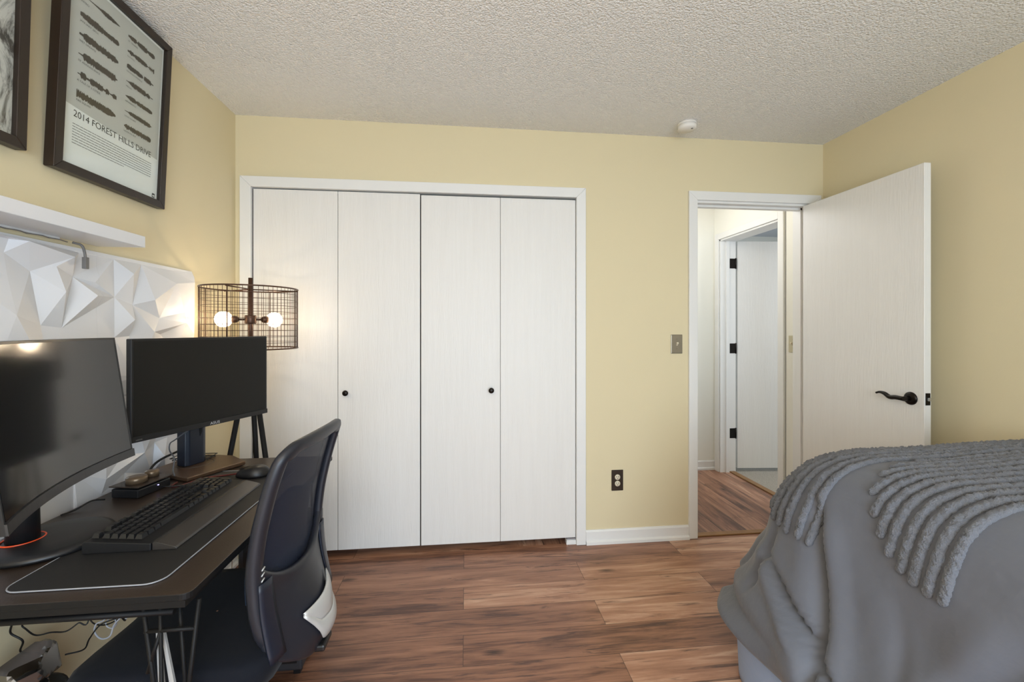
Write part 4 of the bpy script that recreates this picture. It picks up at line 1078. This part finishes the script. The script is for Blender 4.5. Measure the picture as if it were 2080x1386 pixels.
# top infill, gently uneven
top = []
tx = [SX+.012+(2.235-SX-.012)*k/16 for k in range(17)]; 
for q in range(45):
    y_ = -.62+(SY+.62)*q/44; top.append([Vector((x_ if k else SX, y_, .858+.020*sm(x_, 1.42, 1.85)+.008*math.sin(PI*k/16)*(1 if k else 0)*math.sin(y_*6+x_*3))) for k, x_ in enumerate(tx)])
dv_.grid(top)
bmesh.ops.remove_doubles(dv_.bm, verts=dv_.bm.verts, dist=.0008)
dv_.bm.normal_update()
bvh = BVHTree.FromBMesh(dv_.bm)
cf = thing('comforter', (1.7, .4, .86), 'grey comforter with crinkled tufted stripes draped over the bed', 'comforter')
dv_.build('comforter_cloth', M['duvet'], cf, sub=0)
for p in COL.objects['comforter_cloth'].data.polygons: p.use_smooth = True

def tuft(ytop, end_xy, zend, x_in=2.225, seed=0, x_stop=None):
    """a stuffed cord lying over the comforter: from x_in across the top, then down the drape to end"""
    rr = random.Random(seed); pts = []
    x_ = x_in; XC_ = 1.52
    while x_ > (x_stop or XC_+.004):
        h = bvh.ray_cast(Vector((x_, ytop, 1.3)), Vector((0, 0, -1)))
        if h[0]: pts.append(h[0])
        x_ -= .007
    if end_xy is not None:
        C = Vector((XC_, ytop, .45)); hd = Vector((end_xy[0]-C.x, end_xy[1]-C.y, 0)); L_ = hd.length; hd.normalize()
        ae = math.atan2(zend-C.z, L_); a = PI/2
        while a > ae:
            h = bvh.ray_cast(C, Vector((hd.x*math.cos(a), hd.y*math.cos(a), math.sin(a))))
            if h[0]: pts.append(h[0])
            a -= .012
    if len(pts) < 6: return
    # even spacing
    ev = [pts[0]]
    for p in pts[1:]:
        if (p-ev[-1]).length >= .0045: ev.append(p)
    n = len(ev); W = .0120; b3 = bmesh.new(); rings = []
    NR = 12
    for i, p in enumerate(ev):
        tdir = (ev[min(i+1, n-1)]-ev[max(i-1, 0)]).normalized()
        h = bvh.find_nearest(p); nn = h[1]
        if nn.dot(Vector((-.3, .1, 1))) < 0: nn = -nn
        sd = tdir.cross(nn).normalized(); nn = sd.cross(tdir).normalized()
        if nn.dot(h[1] if h[1].dot(Vector((-.3, .1, 1))) > 0 else -h[1]) < 0: nn = -nn
        e_ = min(1, (n-1-i)/3.0) if end_xy is not None else 1
        e_ = math.sqrt(max(.02, e_*(2-e_))); e0 = min(1, i/3.0); e_ *= math.sqrt(max(.02, e0*(2-e0)))
        ring = []
        for k in range(NR):
            an = k*2*PI/NR; r1 = W*e_*(1+.16*rr.uniform(-1, 1)); r2 = .0095*e_*(1+.45*rr.uniform(-1, 1))
            ring.append(b3.verts.new(p+sd*math.cos(an)*r1+nn*(math.sin(an)*r2+.002)))
        rings.append(ring)
    for A, B in zip(rings, rings[1:]):
        for k in range(NR): f = b3.faces.new((A[k], A[(k+1) % NR], B[(k+1) % NR], B[k])); f.smooth = True
    b3.faces.new(rings[0]); b3.faces.new(rings[-1][::-1])
    mb = MB(); mb.merge(b3, None); mb.build('tufted_stripe', M['tuft'], cf)
# stripes over the far corner
for k, (yt, ex, ey, ez) in enumerate(((1.212, 1.056, 1.213, .599), (1.238, 1.049, 1.250, .598), (1.262, 1.053, 1.304, .590), (1.286, 1.061, 1.345, .594), (1.308, 1.074, 1.386, .599), (1.330, 1.092, 1.418, .625))):
    tuft(yt, (ex, ey), ez, seed=k)
# stripes over the side, each hanging lower than the one behind it
for k, (ex, ey, ez) in enumerate(((1.150, 1.097, .797), (1.123, 1.065, .746), (1.110, 1.033, .703), (1.101, 1.001, .672), (1.095, .965, .651), (1.092, .932, .639), (1.089, .897, .634), (1.088, .864, .633))):
    tuft(ey+.004*(7-k)/7, (ex, ey), ez, seed=20+k)
# stripes whose ends stay on top
for k, (y_, xs) in enumerate(((1.128, 1.205), (1.152, 1.275), (1.174, 1.38))):
    if xs < 1.52: tuft(y_, (xs, y_), .838+.008*k, seed=40+k)
